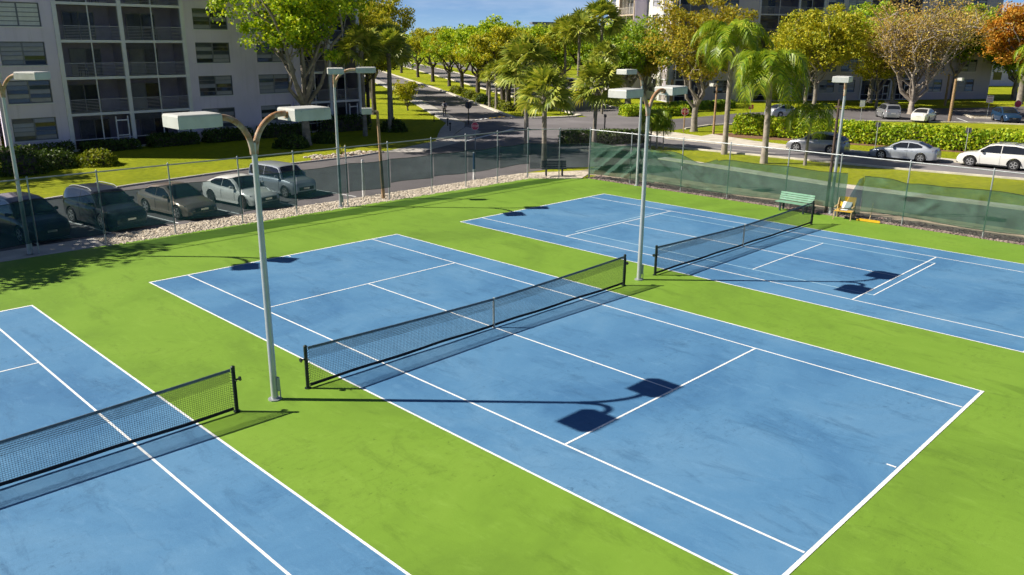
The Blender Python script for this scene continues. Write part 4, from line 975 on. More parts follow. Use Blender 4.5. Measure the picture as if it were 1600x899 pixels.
palm('tall feather palm with pale trunk on the grass verge, left of the pair', q1, 41.0, 16.5, 1, 0)
palm('stouter feather palm on the grass verge, right of the pair', q2, 38.7, 11.9, 1, 1.2)
palm('small arching feather palm in front of the grey crossover', q3, 40.0, 9.4, 1, 2)
palm('feather palm at the right edge behind the hedge', q2, 91.3, 6.9, 1.1, .4)
cp = thing('palm_cluster', 'low clump of young feather palms beside the right street corner', 'palm tree', (40.2, 22.3, GZ))
for k, (x, y, s_) in enumerate(((0, 0, 1.1), (.5, .4, .85), (-.5, .3, .95), (.2, -.5, .8))):
    a = link('stem', q4[0], cp, (x, y, 0), k * 1.5); a.scale = (s_,) * 3; b = link('fronds', q4[1], cp, (x, y, 0), k * 1.5); b.scale = (s_,) * 3

# ---- hedges, shrubs
def hedge(name, label, p0, p1, w, h, n, leaf, lm, z=GZ, rounded=.25, cat='hedge', group=None, seed=1):
    rg = np.random.default_rng(seed); P0 = Vector((p0[0], p0[1], 0)); P1 = Vector((p1[0], p1[1], 0)); L = (P1 - P0).length; ang = math.atan2(P1.y - P0.y, P1.x - P0.x)
    t = thing(name, label, cat, (p0[0], p0[1], z), ang, group)
    u = rg.uniform(-.1, L + .1, n); th = rg.uniform(-.1, PI + .1, n); ex = 3.2
    cs, sn = np.cos(th), np.sin(th); y = np.sign(cs) * np.abs(cs) ** (2 / ex) * w / 2; zz = np.abs(sn) ** (2 / ex) * h
    j = rg.uniform(.82, 1.06, n) + .06 * np.sin(u * 1.3) * np.sin(u * .5 + 1); C = np.stack([u, y * j, zz * j + rg.uniform(-.04, .06, n)], 1)
    if cat == 'shrub':
        ph = rg.uniform(0, 2 * PI, n); ct = rg.uniform(-.1, 1, n); rr0 = np.sqrt(np.maximum(0, 1 - ct ** 2)); jj = rg.uniform(.8, 1.08, n) + .08 * np.sin(ph * 3)
        C = np.stack([L / 2 + rr0 * np.cos(ph) * w * .55 * jj, rr0 * np.sin(ph) * w * .5 * jj, np.maximum(.04, ct * h * jj)], 1)
    else:
        en = rg.uniform(size=n) < min(.3, .5 * w / (L + w)); ne = en.sum(); q_ = rg.uniform(-1, 1, ne); zz_ = rg.uniform(.03, 1, ne)
        C[en] = np.stack([np.where(rg.uniform(size=ne) < .5, -.12, L + .12) + rg.uniform(-.1, .1, ne), q_ * w / 2 * (1 - .25 * zz_ ** 4), zz_ * h * (1 - .15 * np.abs(q_) ** 3)], 1)
    C[:, 2] = np.where(rg.uniform(size=n) < .2, C[:, 2] * rg.uniform(.3, 1, n), C[:, 2])
    link('foliage', leaf_mesh('foliage', C, leaf, rg, lm, .2), t)
    core = MB(); rings = []
    nn = max(2, int(L / 1.2))
    for i in range(nn + 1):
        k = .05 + .9 * i / nn; rings.append([(k * L, math.cos(a_) * w * .34, max(0.02, abs(math.sin(a_)) ** .7 * h * .74 + .03 * math.sin(i * 2.1 + a_))) for a_ in [PI * q / 8 for q in range(9)]])
    core.loft(rings); core.obj('inner_stems', B2 if lm is not LD else B2, t)
    return t
hedge('clipped_hedge', 'long bright clipped hedge behind the parked street cars', (55.5, 23.6), (60.6, -12), 2.2, 1.75, 24000, .13, LH, seed=3)
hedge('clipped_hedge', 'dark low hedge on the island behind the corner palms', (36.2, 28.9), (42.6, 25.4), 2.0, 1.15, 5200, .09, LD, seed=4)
hedge('planting_bed', 'leafy green planting below the sunlit end wall', (62.5, 42.6), (69, 38.6), 2.6, 1.2, 4500, .15, LH, seed=5)
hedge('planting_bed', 'low green planting before the right block', (74, 43.5), (84, 41), 1.6, 1.0, 3500, .17, LM, seed=6)
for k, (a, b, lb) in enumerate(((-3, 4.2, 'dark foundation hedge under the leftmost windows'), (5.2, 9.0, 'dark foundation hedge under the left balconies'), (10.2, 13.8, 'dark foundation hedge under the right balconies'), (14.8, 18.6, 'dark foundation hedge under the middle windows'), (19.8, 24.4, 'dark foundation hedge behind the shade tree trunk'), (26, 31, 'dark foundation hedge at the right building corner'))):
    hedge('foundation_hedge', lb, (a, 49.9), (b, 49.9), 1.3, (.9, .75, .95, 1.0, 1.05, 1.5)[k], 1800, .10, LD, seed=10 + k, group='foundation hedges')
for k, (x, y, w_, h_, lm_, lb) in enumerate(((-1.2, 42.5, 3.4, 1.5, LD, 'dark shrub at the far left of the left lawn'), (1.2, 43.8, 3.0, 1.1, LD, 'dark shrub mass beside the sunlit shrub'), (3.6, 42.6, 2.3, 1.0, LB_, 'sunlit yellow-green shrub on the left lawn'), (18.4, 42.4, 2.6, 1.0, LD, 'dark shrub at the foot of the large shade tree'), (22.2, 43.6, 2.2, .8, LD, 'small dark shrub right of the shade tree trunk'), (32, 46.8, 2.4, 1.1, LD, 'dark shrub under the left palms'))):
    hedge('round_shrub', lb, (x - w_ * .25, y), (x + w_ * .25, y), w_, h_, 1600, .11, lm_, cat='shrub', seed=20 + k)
for k, t_ in enumerate((10, 12.6, 16.5, 19.8, 25.8, 29, 34.5, 38, 45, 49)):
    q = bl(RB, t_, 1.9); lm_ = LB_ if k not in (3, 4) else LD
    hedge('median_shrub', ('%s rounded shrub on the median, %s from the nose' % ('yellow' if lm_ is LB_ else 'dark green', ('first', 'second', 'third', 'fourth', 'fifth', 'sixth', 'seventh', 'eighth', 'ninth', 'tenth')[k])), (q[0] - .4, q[1] - .7), (q[0] + .4, q[1] + .7), 2.0, 1.05, 900, .13, lm_, cat='shrub', group='median shrubs', seed=40 + k)
# spiky plant in the mulch bed
sp = MB(); rr_ = random.Random(3)
for k in range(26):
    a = k * 2.4; e = R(85 - 55 * k / 26); d = Vector((math.cos(a) * math.cos(e), math.sin(a) * math.cos(e), math.sin(e))); L = rr_.uniform(.7, 1.2); s_ = d.cross(Vector((0, 0, 1))).normalized() * .05
    n0_ = len(sp.v); m_ = d * L * .5; sp.v += [tuple(-s_), tuple(s_), tuple(m_ + s_ * 1.1), tuple(m_ - s_ * 1.1), tuple(d * L - Vector((0, 0, .15)))]; sp.f += [(n0_, n0_ + 1, n0_ + 2, n0_ + 3), (n0_ + 3, n0_ + 2, n0_ + 4)]; sp.m += [0, 0]
tag(sp.obj('agave_plant', LB_, None, False, (18.6, 35.9, -.05)), 'spiky yellow agave in the mulch bed by the lot', 'plant')
def ar3(rg, n): return np.stack([rg.uniform(15.6, 22, n), 35.7 + rg.uniform(-.9, .9, n)], 1)
pebbles('bed_stones', 160, ar3, .06, .18, M['gravel'], 'loose stones around the agave in the mulch bed', 'stones', -.04)
# ------------------------------------------------------------------ vehicles
def paint(name, c, metal=.0): return mat(name, c, .32, metal, var=.03, scale=2, spec=.5, coat=.6)
PT = {k: paint('car_paint_' + k, c, m_) for k, c, m_ in (('white', (.70, .69, .65), 0), ('silver', (.42, .45, .49), .45), ('tan', (.30, .24, .19), .4), ('dark', (.030, .034, .040), .2), ('navy', (.018, .020, .030), .2), ('grey', (.33, .34, .36), .45), ('blue', (.018, .055, .12), .3), ('champ', (.46, .42, .37), .45))}
TY = mat('tyre_rubber', (.018, .018, .019), .9, var=.2, scale=9)
RIM = mat('alloy_rim', (.50, .50, .50), .35, .7, var=.1)
RIMD = mat('dark_alloy_rim', (.10, .09, .09), .4, .6, var=.1)
PL = mat('black_plastic', (.02, .021, .023), .6, var=.15)
CG = glass_mat('car_glass', (.012, .014, .018), .04)
HL_ = glass_mat('headlamp_glass', (.35, .37, .40), .1)
TL_ = mat('tail_lamp', (.30, .012, .012), .2, var=.1)
CHR = mat('chrome', (.6, .6, .6), .2, .9, var=.05)
PLATE = mat('plate', (.6, .6, .55), .6, var=.1)

def interp(pts, x):
    if x <= pts[0][0]: return pts[0][1]
    for (a, b), (c, d) in zip(pts[:-1], pts[1:]):
        if x <= c:
            k = (x - a) / (c - a); k = k * k * (3 - 2 * k) * .5 + k * .5; return b + (d - b) * k
    return pts[-1][1]

KIND = {  # x measured from the rear (0) to the front (1); heights in metres
    'sedan': dict(L=4.75, W=1.83, wb=2.75, wr=.335, top=[(0, .74), (.025, .98), (.10, 1.04), (.20, 1.02), (.40, .95), (.60, .93), (.72, .90), (.90, .76), (.975, .62), (1, .50)], cab=[(.10, 1.03), (.20, 1.24), (.30, 1.40), (.42, 1.455), (.54, 1.42), (.62, 1.26), (.735, .90)], belt=.94),
    'suv': dict(L=4.70, W=1.90, wb=2.75, wr=.37, top=[(0, .78), (.02, 1.02), (.10, 1.08), (.30, 1.07), (.60, 1.05), (.74, 1.03), (.90, .93), (.975, .80), (1, .62)], cab=[(.01, 1.04), (.045, 1.36), (.10, 1.62), (.25, 1.70), (.48, 1.69), (.58, 1.60), (.66, 1.35), (.75, 1.03)], belt=1.06),
    'crossover': dict(L=4.62, W=1.88, wb=2.72, wr=.36, top=[(0, .78), (.03, 1.02), (.12, 1.10), (.30, 1.06), (.60, 1.00), (.74, .98), (.90, .88), (.975, .74), (1, .58)], cab=[(.02, 1.04), (.10, 1.33), (.22, 1.54), (.38, 1.62), (.52, 1.58), (.62, 1.38), (.755, .98)], belt=1.02),
    'boxy': dict(L=4.2, W=1.80, wb=2.58, wr=.325, top=[(0, .78), (.02, 1.0), (.10, 1.04), (.40, 1.03), (.66, 1.02), (.78, 1.00), (.93, .92), (.985, .80), (1, .58)], cab=[(.005, 1.02), (.02, 1.40), (.05, 1.60), (.20, 1.66), (.50, 1.66), (.64, 1.60), (.70, 1.35), (.765, 1.01)], belt=1.03),
}

def make_car(label, loc, rz, kind, pk, roofm=None, rim=RIM, dark_trim=False, group=None, roof_rails=False, two_tone=None, load=False):
    K = KIND[kind]; L, W, wb, wr = K['L'], K['W'], K['wb'], K['wr']; hw = W / 2
    t = thing('parked_car', label, 'car', (loc[0], loc[1], -.045), rz, group)
    P = PT[pk]; X = lambda f: (f - .5) * L
    fx = X(.5) + wb / 2 + .04; rx = fx - wb; ra = wr + .055
    ns = 64; xs = sorted(set([X(i / ns) for i in range(ns + 1)] + [c + ra * math.cos(PI * k / 10) for c in (fx, rx) for k in range(11)]))
    def plan(x):
        k = abs(x) / (L / 2); return hw * (1 - .16 * k ** 5 - .10 * max(0, k - .93) / .07)
    def zb(x):
        z = .20 + .10 * max(0, abs(x) / (L / 2) - .85) / .15
        for c in (fx, rx):
            d = abs(x - c)
            if d < ra: z = max(z, wr + math.sqrt(ra * ra - d * d))
        return z
    rings = []
    for x in xs:
        f = x / L + .5; zt = interp(K['top'], f); wv = plan(x); b0 = zb(x); half = []
        for y, z in ((0, zt + .025), (.45 * wv, zt + .022), (.78 * wv, zt + .0), (.93 * wv, zt - .045), (.985 * wv, zt - .13), (1. * wv, .56 * zt + .12), (.985 * wv, .45), (.96 * wv, .30)):
            half.append((y, max(z, b0 + .002)))
        half.append((.94 * wv, b0)); half.append((.5 * wv, b0)); half.append((0, b0))
        rings.append([(x, y, z) for y, z in half] + [(x, -y, z) for y, z in reversed(half[1:-1])])
    MB().loft(rings).obj('body', P, t, 32)
    # cabin
    cab = K['cab']; belt = K['belt']; zr = max(z for _, z in cab); wbl = hw * .93; wrf = hw * .70
    cxs = [cab[0][0] + (cab[-1][0] - cab[0][0]) * i / 36 for i in range(37)]
    def ysurf(z, x): k = max(0, min(1, (z - belt) / (zr - belt))); return (wbl + (wrf - wbl) * (k ** 1.15)) * min(1, plan(x) / hw + .03)
    rings = []
    for f in cxs:
        x = X(f); h = interp(cab, f); base = min(interp(K['top'], f), h) - .06; half = [(0, h + .03), (ysurf(h, x) * .55, h + .022), (ysurf(h, x) * .88, h)]
        for q in range(5): z = h - .03 - (h - .03 - base) * q / 4; half.append((ysurf(z, x) + .0, z))
        half.append((0, base)); rings.append([(x, y, z) for y, z in half] + [(x, -y, z) for y, z in reversed(half[1:-1])])
    cabin = MB().loft(rings).obj('cabin', roofm or P, t, 35)
    # glass: windscreen, rear window, side windows lying just proud of the cabin
    pk_ = max(cab, key=lambda q: q[1]); i_pk = cab.index(pk_)
    def slope_glass(name, f0, f1):
        rows = []
        for i in range(9):
            f = f0 + (f1 - f0) * i / 8; x = X(f); h = interp(cab, f); k = ysurf(h, x) * .86
            dx = .008 if f > .5 else -.008
            rows.append([(x + dx, k * v, h + .03 - .01 * abs(v) - (.02 * abs(v) ** 3) + .012) for v in (-1, -.6, -.2, .2, .6, 1)])
        MB().loft(rows, closed=False, caps=False).obj(name, CG, t, 60)
    fr_end = cab[-1][0]; fr_top = cab[-3][0] + .01 if kind != 'sedan' else .545
    slope_glass('windscreen', fr_end - .012, fr_top)
    rr_end = cab[0][0]; rr_top = {'sedan': .285, 'suv': .075, 'crossover': .20, 'boxy': .035}[kind]
    slope_glass('rear_window', rr_end + .012, rr_top)
    cuts = {'sedan': (.215, .415, .425, .665), 'suv': (.075, .40, .41, .68), 'crossover': (.13, .40, .41, .69), 'boxy': (.05, .37, .38, .71)}[kind]
    for s in (-1, 1):
        for a, b in ((cuts[0], cuts[1]), (cuts[2], cuts[3])):
            rows = []
            for i in range(13):
                f = a + (b - a) * i / 12; x = X(f); zt = interp(cab, f) - .085; z0 = interp(K['top'], f) + .035; zt = max(zt, z0 + .004)
                rows.append([(x, s * (ysurf(z0 + (zt - z0) * v, x) + .009), z0 + (zt - z0) * v) for v in (0, .33, .66, 1)])
            MB().loft(rows, closed=False, caps=False).obj('side_window', CG, t, 60)
    # wheels
    tyre = MB().lathe([(wr * .62, -.10), (wr * .93, -.11), (wr, -.075), (wr, .075), (wr * .93, .11), (wr * .62, .10)], 26, 'Y')
    rimb = MB().lathe([(.01, -.07), (wr * .64, -.06), (wr * .66, -.105), (wr * .60, -.105), (wr * .58, -.07), (.05, -.085), (.01, -.09)], 24, 'Y')
    for q in range(5):
        a = 2 * PI * q / 5; m_ = Matrix.Rotation(a, 4, 'Y'); rimb.box((.03, -.108, -.035), (wr * .6, -.085, .035), 0, m_)
    dk = MB().lathe([(.01, -.075), (wr * .57, -.075), (wr * .57, -.072), (.01, -.072)], 20, 'Y')
    tm, rm, dm = tyre.mesh('tyre', TY, 40), rimb.mesh('rim', rim, 40), dk.mesh('brake_disc', PL)
    for x in (fx, rx):
        for s in (-1, 1):
            wh = link('wheel', tm, t, (x, s * (hw - .115), wr), 0 if s < 0 else PI); link('rim', rm, wh); link('brake_disc', dm, wh)
    # wheel-well liners, lower trim
    for x in (fx, rx):
        for s in (-1, 1):
            MB().tube([(x + (ra + .012) * math.cos(PI * k / 12), s * (hw - .02), wr + (ra + .012) * math.sin(PI * k / 12)) for k in range(13)], .035 if dark_trim else .018, 5).obj('arch_trim', PL if dark_trim else P, t)
    MB().box((rx + ra + .03, -hw + .03, .19), (fx - ra - .03, hw - .03, .29)).obj('side_skirt', PL if dark_trim else P, t)
    F = L / 2
    def zt_(f): return interp(K['top'], f)
    for s in (-1, 1):
        b = MB(); rows = []
        for i in range(6):
            k = i / 5; f = .985 - .07 * k; x = X(f); y = s * (plan(x) * (.62 + .33 * k)); z = zt_(f) - .10 + .03 * k
            rows.append([(x + .02 - .02 * k, y + s * .012 * k, z - .055), (x + .035 - .03 * k, y + s * .015 * k, z), (x + .0, y, z + .06)])
        b.loft(rows, closed=False, caps=False).obj('headlight', HL_, t, 60)
        b = MB(); rows = []
        for i in range(5):
            k = i / 4; f = .012 + .05 * k; x = X(f); y = s * plan(x) * (.66 + .335 * k); z = zt_(.05) - .12
            rows.append([(x - .03 + .02 * k, y + s * .01, z - .07), (x - .035 + .025 * k, y + s * .012, z), (x - .01, y, z + .06)])
        b.loft(rows, closed=False, caps=False).obj('tail_light', TL_, t, 60)
        mx = X(cuts[3] - .025); mz = zt_(cuts[3]) + .10
        MB().loft([[(mx - .05, s * (wbl - .02), mz - .03), (mx + .03, s * (wbl - .02), mz - .03), (mx + .02, s * (wbl - .02), mz + .03), (mx - .05, s * (wbl - .02), mz + .03)], [(mx - .09, s * (wbl + .12), mz - .07), (mx + .07, s * (wbl + .12), mz - .06), (mx + .05, s * (wbl + .12), mz + .08), (mx - .09, s * (wbl + .12), mz + .08)], [(mx - .07, s * (wbl + .21), mz - .05), (mx + .03, s * (wbl + .21), mz - .04), (mx + .02, s * (wbl + .21), mz + .06), (mx - .07, s * (wbl + .21), mz + .06)]]).obj('mirror', P if not dark_trim else PL, t, 50)
        for f in (cuts[1] - .075, cuts[3] - .235): MB().box((X(f), s * (hw * .985) - .012, belt - .15), (X(f) + .16, s * (hw * .985) + .018, belt - .12)).obj('door_handle', P if pk not in ('tan',) else CHR, t)
        for f in (cuts[1] + .005, cuts[3] - .005): MB().box((X(f) - .004, s * hw - .006, .34), (X(f) + .004, s * hw + .002, belt - .1)).obj('door_seam', PL, t)
    MB().box((F - .05, -hw * .55, .42), (F + .012, hw * .55, .60)).obj('grille', PL, t); MB().box((F - .10, -hw * .72, .22), (F + .005, hw * .72, .36)).obj('bumper_intake', PL, t)
    MB().box((-F - .012, -.26, .62), (-F + .05, .26, .75)).obj('licence_plate', PLATE, t); MB().box((-F - .006, -hw * .7, .24), (-F + .1, hw * .7, .40)).obj('rear_bumper', PL if dark_trim else P, t)
    MB().box((F + .012, -.2, .47), (F + .02, .2, .56)).obj('badge_plate', CHR, t)
    if roof_rails or two_tone:
        for s in (-1, 1):
            f0, f1 = (.12, .55)
            pts = [(X(f0 + (f1 - f0) * i / 8), s * wrf * .92, interp(cab, f0 + (f1 - f0) * i / 8) + (.05 if 0 < i < 8 else .01)) for i in range(9)]
            MB().tube(pts, .018, 6).obj('roof_rail', two_tone or CHR, t)
    if roof_rails:
        for f in (.25, .46): MB().box((X(f) - .02, -wrf * .95, interp(cab, f) + .06), (X(f) + .02, wrf * .95, interp(cab, f) + .09)).obj('cross_bar', PL, t)
    if load: MB().box((X(.15), -wrf * .8, zr + .12), (X(.5), wrf * .8, zr + .16)).box((X(.15), -wrf * .8, zr + .16), (X(.17), wrf * .8, zr + .34)).box((X(.48), -wrf * .8, zr + .16), (X(.5), wrf * .8, zr + .34)).obj('roof_rack', PL, t)
    return t

A_ = R(-90 + 8)
make_car('dark navy car in tree shade at the left frame edge', (-6.2, 23.0), A_, 'suv', 'navy', group='cars in the left lot')
make_car('dark green-black wagon with pale roof edges and pale wheel arches', (-2.85, 23.2), A_, 'suv', 'dark', two_tone=M['galv'], group='cars in the left lot')
make_car('tan-brown sedan parked nose to the fence', (.55, 23.2), A_, 'sedan', 'tan', group='cars in the left lot')
make_car('white sedan parked left of the boxy silver car', (4.1, 23.5), A_, 'sedan', 'white', rim=RIMD, group='cars in the left lot')
make_car('boxy silver hatchback partly behind the near floodlight post', (7.2, 24.6), A_, 'boxy', 'silver', group='cars in the left lot')
H_ = R(90 + 5)
make_car('grey crossover parked on the street behind the small palm', (47.75, 12.1), H_, 'crossover', 'grey', group='cars along the right street')
make_car('pale silver sedan parked on the street', (48.35, 5.6), H_, 'sedan', 'silver', group='cars along the right street')
make_car('white crossover with dark wheel arches parked on the street', (49.15, -.35), R(92), 'suv', 'white', rim=RIM, dark_trim=True, roof_rails=True, group='cars along the right street')
make_car('silver-grey car with a roof rack beyond the hedge', (84.6, 20.6), R(35), 'suv', 'grey', load=True, group='cars beyond the hedge')
make_car('white sedan beyond the hedge by the wooden lamp post', (83.2, 16.1), R(5), 'sedan', 'white', group='cars beyond the hedge')
make_car('dark blue car facing us beyond the hedge', (90.2, 9.6), R(215), 'crossover', 'blue', group='cars beyond the hedge')
make_car('white car cut off by the right edge beyond the hedge', (85.2, 4.6), R(35), 'sedan', 'white', group='cars beyond the hedge')
make_car('silver car mostly hidden by the hedge', (76.5, 29.6), R(-20), 'sedan', 'silver', group='cars beyond the hedge')
make_car('pale blue car far off under the boulevard trees', bl(RB, 95, 27), R(-30), 'sedan', 'silver', group='distant cars')
make_car('white car far off in the far parking strip', bl(RB, 48, 30), R(58), 'suv', 'white', group='distant cars')
make_car('dark car far off in the far parking strip', bl(RB, 66, 28), R(-30), 'sedan', 'dark', group='distant cars')

# ------------------------------------------------------------------ street furniture
def wood_lamp(label, x, y, h, r=.09, head=True, d=(-1, .3), lean=0):
    t = thing('wooden_lamp_post', label, 'lamp post', (x, y, GZ)); top = Vector((lean, 0, h))
    MB().tube([(0, 0, 0), (lean * .5, 0, h * .5), tuple(top)], [r * 1.15, r, r * .85], 9).obj('post', M['wood'], t, 50)
    if head:
        d = Vector((d[0], d[1], 0)).normalized(); th = math.atan2(d.y, d.x); mt = Matrix.Translation(top + Vector((0, 0, -.02))) @ Matrix.Rotation(th, 4, 'Z')
        MB().box((.0, -.04, -.06), (.3, .04, .04), 0, mt).obj('bracket', M['rust'], t)
        MB().box((.28, -.22, -.14), (.82, .22, .16), 0, mt).box((.30, -.2, -.16), (.8, .2, -.142), 0, mt).obj('lamp_box', M['head'], t)
    return t
wood_lamp('leaning wooden lamp post with box lamp just outside the left fence', 10.3, 19.35, 4.75, .085, True, (-.7, .5), -.18)
wood_lamp('wooden lamp post with box lamp rising beyond the long hedge', 85.0, 13.9, 4.7, .16, True, (-.2, -.8))
wood_lamp('short plain wooden post on the lawn beyond the hedge', 111.4, 22.8, 4.4, .16, False)
wood_lamp('plain wooden pole beside the olive-orange tree', 52.7, 24.6, 4.6, .1, True, (.3, .9))
wood_lamp('stubby wooden post before the sunlit end wall', 79.3, 47.4, 3.6, .22, False)
wp = thing('utility_pole', 'slim dark pole next to the floodlight post at the windscreen gap', 'pole', (24.35, .75, GZ))
MB().tube([(0, 0, 0), (0, 0, 3), (0, 0, 5.7)], [.09, .075, .06], 8).obj('post', M['wooddark'], wp, 50); MB().box((-.06, -.16, 5.3), (.06, .16, 5.4)).obj('cross_arm', M['wooddark'], wp)
BLUE = mat('blue_paint', (.03, .06, .16), .5, var=.1)
for x, y, h, lb, c in ((9.9, 20.6, 2.0, 'white-painted marker post behind the windscreen near the leaning lamp post', M['whitepaint']), (18.4, 20.8, 1.65, 'marker post with white foot and blue upper part near the fence corner', BLUE)):
    t = thing('marker_post', lb, 'post', (x, y, GZ)); MB().tube([(0, 0, 0), (0, 0, .65)], [.09, .085], 10).obj('foot', M['whitepaint'], t, 50); MB().cyl((0, 0, .65), (0, 0, h), .075, .07, 10).obj('shaft', c, t, 50)
    MB().lathe([(.078, h), (.078, h + .03), (.03, h + .07), (.002, h + .075)], 10).obj('cap', M['galv'], t, 50)

RED = mat('sign_red', (.42, .015, .022), .45, var=.08); PINK = mat('faded_sign_red', (.50, .045, .10), .5, var=.1); SBACK = mat('sign_back', (.10, .10, .11), .5, .4, var=.1); SWH = mat('sign_white', (.75, .75, .74), .5, var=.05)
def text_mesh(txt, size, m, name='lettering'):
    cu = bpy.data.curves.new(name, 'FONT'); cu.body = txt; cu.size = size; cu.align_x = 'CENTER'; cu.align_y = 'CENTER'; cu.extrude = .001
    o = bpy.data.objects.new(name, cu); COL.objects.link(o); bpy.context.view_layer.update()
    me = bpy.data.meshes.new_from_object(o.evaluated_get(bpy.context.evaluated_depsgraph_get())); bpy.data.objects.remove(o); me.materials.clear(); me.materials.append(m); return me
def sign(label, x, y, h, rz, shape='oct', face=None, back=None, r=.38, post=None, txt=None, pr=.035, extra=None, w=.3, hh=.45, tc=None):
    """local -y is the readable side"""
    t = thing('road_sign', label, 'sign', (x, y, GZ), rz)
    MB().cyl((0, .03, 0), (0, .03, h), pr, n=8).obj('post', post or M['galv'], t, 40)
    zc = h - (r if shape == 'oct' else hh / 2)
    if shape == 'oct':
        ring = lambda rr_, yy: [(rr_ * math.cos(PI / 8 + k * PI / 4), yy, zc + rr_ * math.sin(PI / 8 + k * PI / 4)) for k in range(8)]
        p = MB().loft([ring(r, -.006), ring(r, -.012)]).obj('plate', face, t)
        MB().loft([ring(r, -.004), ring(r, .0)]).obj('plate_back', back or SBACK, p)
        rim = MB(); a, b = ring(r * .985, -.0135), ring(r * .92, -.0135)
        for k in range(8): rim.poly([a[k], a[(k + 1) % 8], b[(k + 1) % 8], b[k]])
        rim.obj('border', SWH, p)
    else:
        p = MB().box((-w, -.012, zc - hh / 2), (w, -.006, zc + hh / 2)).obj('plate', face, t); MB().box((-w, -.005, zc - hh / 2), (w, 0, zc + hh / 2)).obj('plate_back', back or SBACK, p)
    if txt:
        o = link('lettering', text_mesh(txt, r * .72 if shape == 'oct' else hh * .3, tc or SWH), p, (0, -.016, zc)); o.rotation_euler = (PI / 2, 0, 0)
    if extra: extra(p, zc)
    return t
sign('stop sign facing us on the island beside the olive-orange tree', 52.4, 27.7, 2.35, R(-50), 'oct', RED, post=M['wood'], txt='STOP', pr=.06)
sign('dark back of a sign at the boulevard corner near the walker', 41.8, 47.0, 2.35, R(150), 'oct', RED, pr=.05, post=M['wooddark'], txt='STOP')
sign('faded pink-red stop sign at the lot exit behind the fence', 28.3, 31.4, 2.2, R(-60), 'oct', PINK, txt='STOP', r=.33)
sign('small white rectangular sign on the lawn beyond the hedge', 79.3, 21.6, 2.2, R(-50), 'rect', SWH, w=.28, hh=.7)
def bars(p, zc):
    for k in range(3): MB().box((-.32, -.017, zc + .22 - k * .25), (.32, -.013, zc + .30 - k * .25)).obj('stripe', RED, p)
sign('white sign with red stripes on the small planter island', 94.2, 12.6, 2.6, R(-45), 'rect', SWH, w=.42, hh=.8, extra=bars)
sign('faded pink sign low beyond the dark blue car', 98.5, 10.6, 2.0, R(-50), 'oct', PINK, r=.45)
for x, y, lb in ((54.4, 10.1, 'small grey sign before the hedge, nearer the silver sedan'), (55.2, 3.4, 'small grey sign before the hedge, nearer the white crossover')): sign(lb, x, y, 2.1, R(100), 'rect', M['galv'], w=.2, hh=.4)
sign('small dark notice on the lawn before the right building', 72, 31.5, 1.5, R(-50), 'rect', PINK, w=.3, hh=.5)
for x, y, lb in ((41.0, 51.6, 'knee-high dark bollard light beside the boulevard sidewalk'), (35.6, 42.8, 'knee-high dark bollard light on the shaded walk'), (38.6, 46.6, 'knee-high dark bollard light at the walk corner')):
    t = thing('bollard_light', lb, 'bollard', (x, y, GZ)); MB().cyl((0, 0, 0), (0, 0, .75), .05, n=8).obj('post', PL, t, 40); MB().lathe([(.12, .75), (.12, .82), (.03, .9), (.002, .91)], 10).obj('hood', PL, t, 40)
mb = thing('mail_drop_box', 'dark letter box on a post beyond the island hedge', 'letter box', (47.3, 33.4, GZ), R(40)); MB().cyl((0, 0, 0), (0, 0, 1.5), .07, n=8).obj('post', PL, mb, 40); MB().box((-.9, -.12, 1.42), (.2, .12, 1.62)).obj('box', PL, mb)

# benches
GRN = mat('bench_green', (.16, .33, .22), .6, var=.12, scale=5, c2=(.28, .42, .34), mixpos=(.5, .75)); DKG = mat('bench_frame', (.03, .05, .05), .6, .2, var=.2); YEL = mat('yellow_plastic', (.72, .42, .02), .5, var=.1, c2=(.5, .33, .06), mixpos=(.55, .8)); TIM = mat('pale_timber', (.50, .38, .20), .8, var=.2, c2=(.36, .26, .13)); NAVY = mat('bench_dark', (.02, .03, .05), .6, var=.2)
def bench(label, x, y, rz, m, fm, L=1.85, ns=4, nb=4):
    t = thing('bench', label, 'bench', (x, y, .0), rz)
    for k in range(ns): MB().box((-L / 2, -.22 + k * .115, .44), (L / 2, -.22 + k * .115 + .095, .475)).obj('seat_slat', m, t)
    for k in range(nb):
        mt = Matrix.Translation((0, .26 + k * .035, .56 + k * .105)) @ Matrix.Rotation(R(-14), 4, 'X'); MB().box((-L / 2, -.015, -.042), (L / 2, .015, .042), 0, mt).obj('back_slat', m, t)
    for s in (-1, 1):
        xx = s * (L / 2 - .28)
        MB().box((xx - .04, -.2, 0), (xx + .04, -.13, .44)).box((xx - .04, .15, 0), (xx + .04, .22, .44)).box((xx - .04, -.2, .38), (xx + .04, .22, .436)).obj('leg', fm, t)
        mt = Matrix.Translation((xx, .29, .66)) @ Matrix.Rotation(R(-18), 4, 'X'); MB().box((-.03, -.0, -.3), (.03, .05, .3), 0, mt).obj('back_support', fm, t)
    return t
bench('green slatted bench beside the right court net', 23.25, 2.0, R(-92), GRN, DKG)
bench('dark bench in the cut corner of the courts', 22.95, 18.15, R(-42), NAVY, NAVY, 1.6)
ch = thing('folding_chair', 'yellow plastic chair with timber frame at the windscreen gap', 'chair', (23.45, -.55, 0), R(-80))
for k in range(5): MB().box((-.42, -.3 + k * .12, .40), (.42, -.2 + k * .12, .43)).obj('seat_slat', TIM if k % 2 else YEL, ch)
for s in (-1, 1):
    MB().tube([(s * .4, -.32, 0), (s * .4, -.3, .4), (s * .4, .1, .42)], .028, 6).obj('front_leg', TIM, ch); MB().tube([(s * .4, .38, 0), (s * .4, .3, .4), (s * .4, .48, .95)], .028, 6).obj('back_leg', TIM, ch); MB().box((s * .4 - .03, -.3, .60), (s * .4 + .03, .34, .64)).obj('arm_rest', TIM, ch)
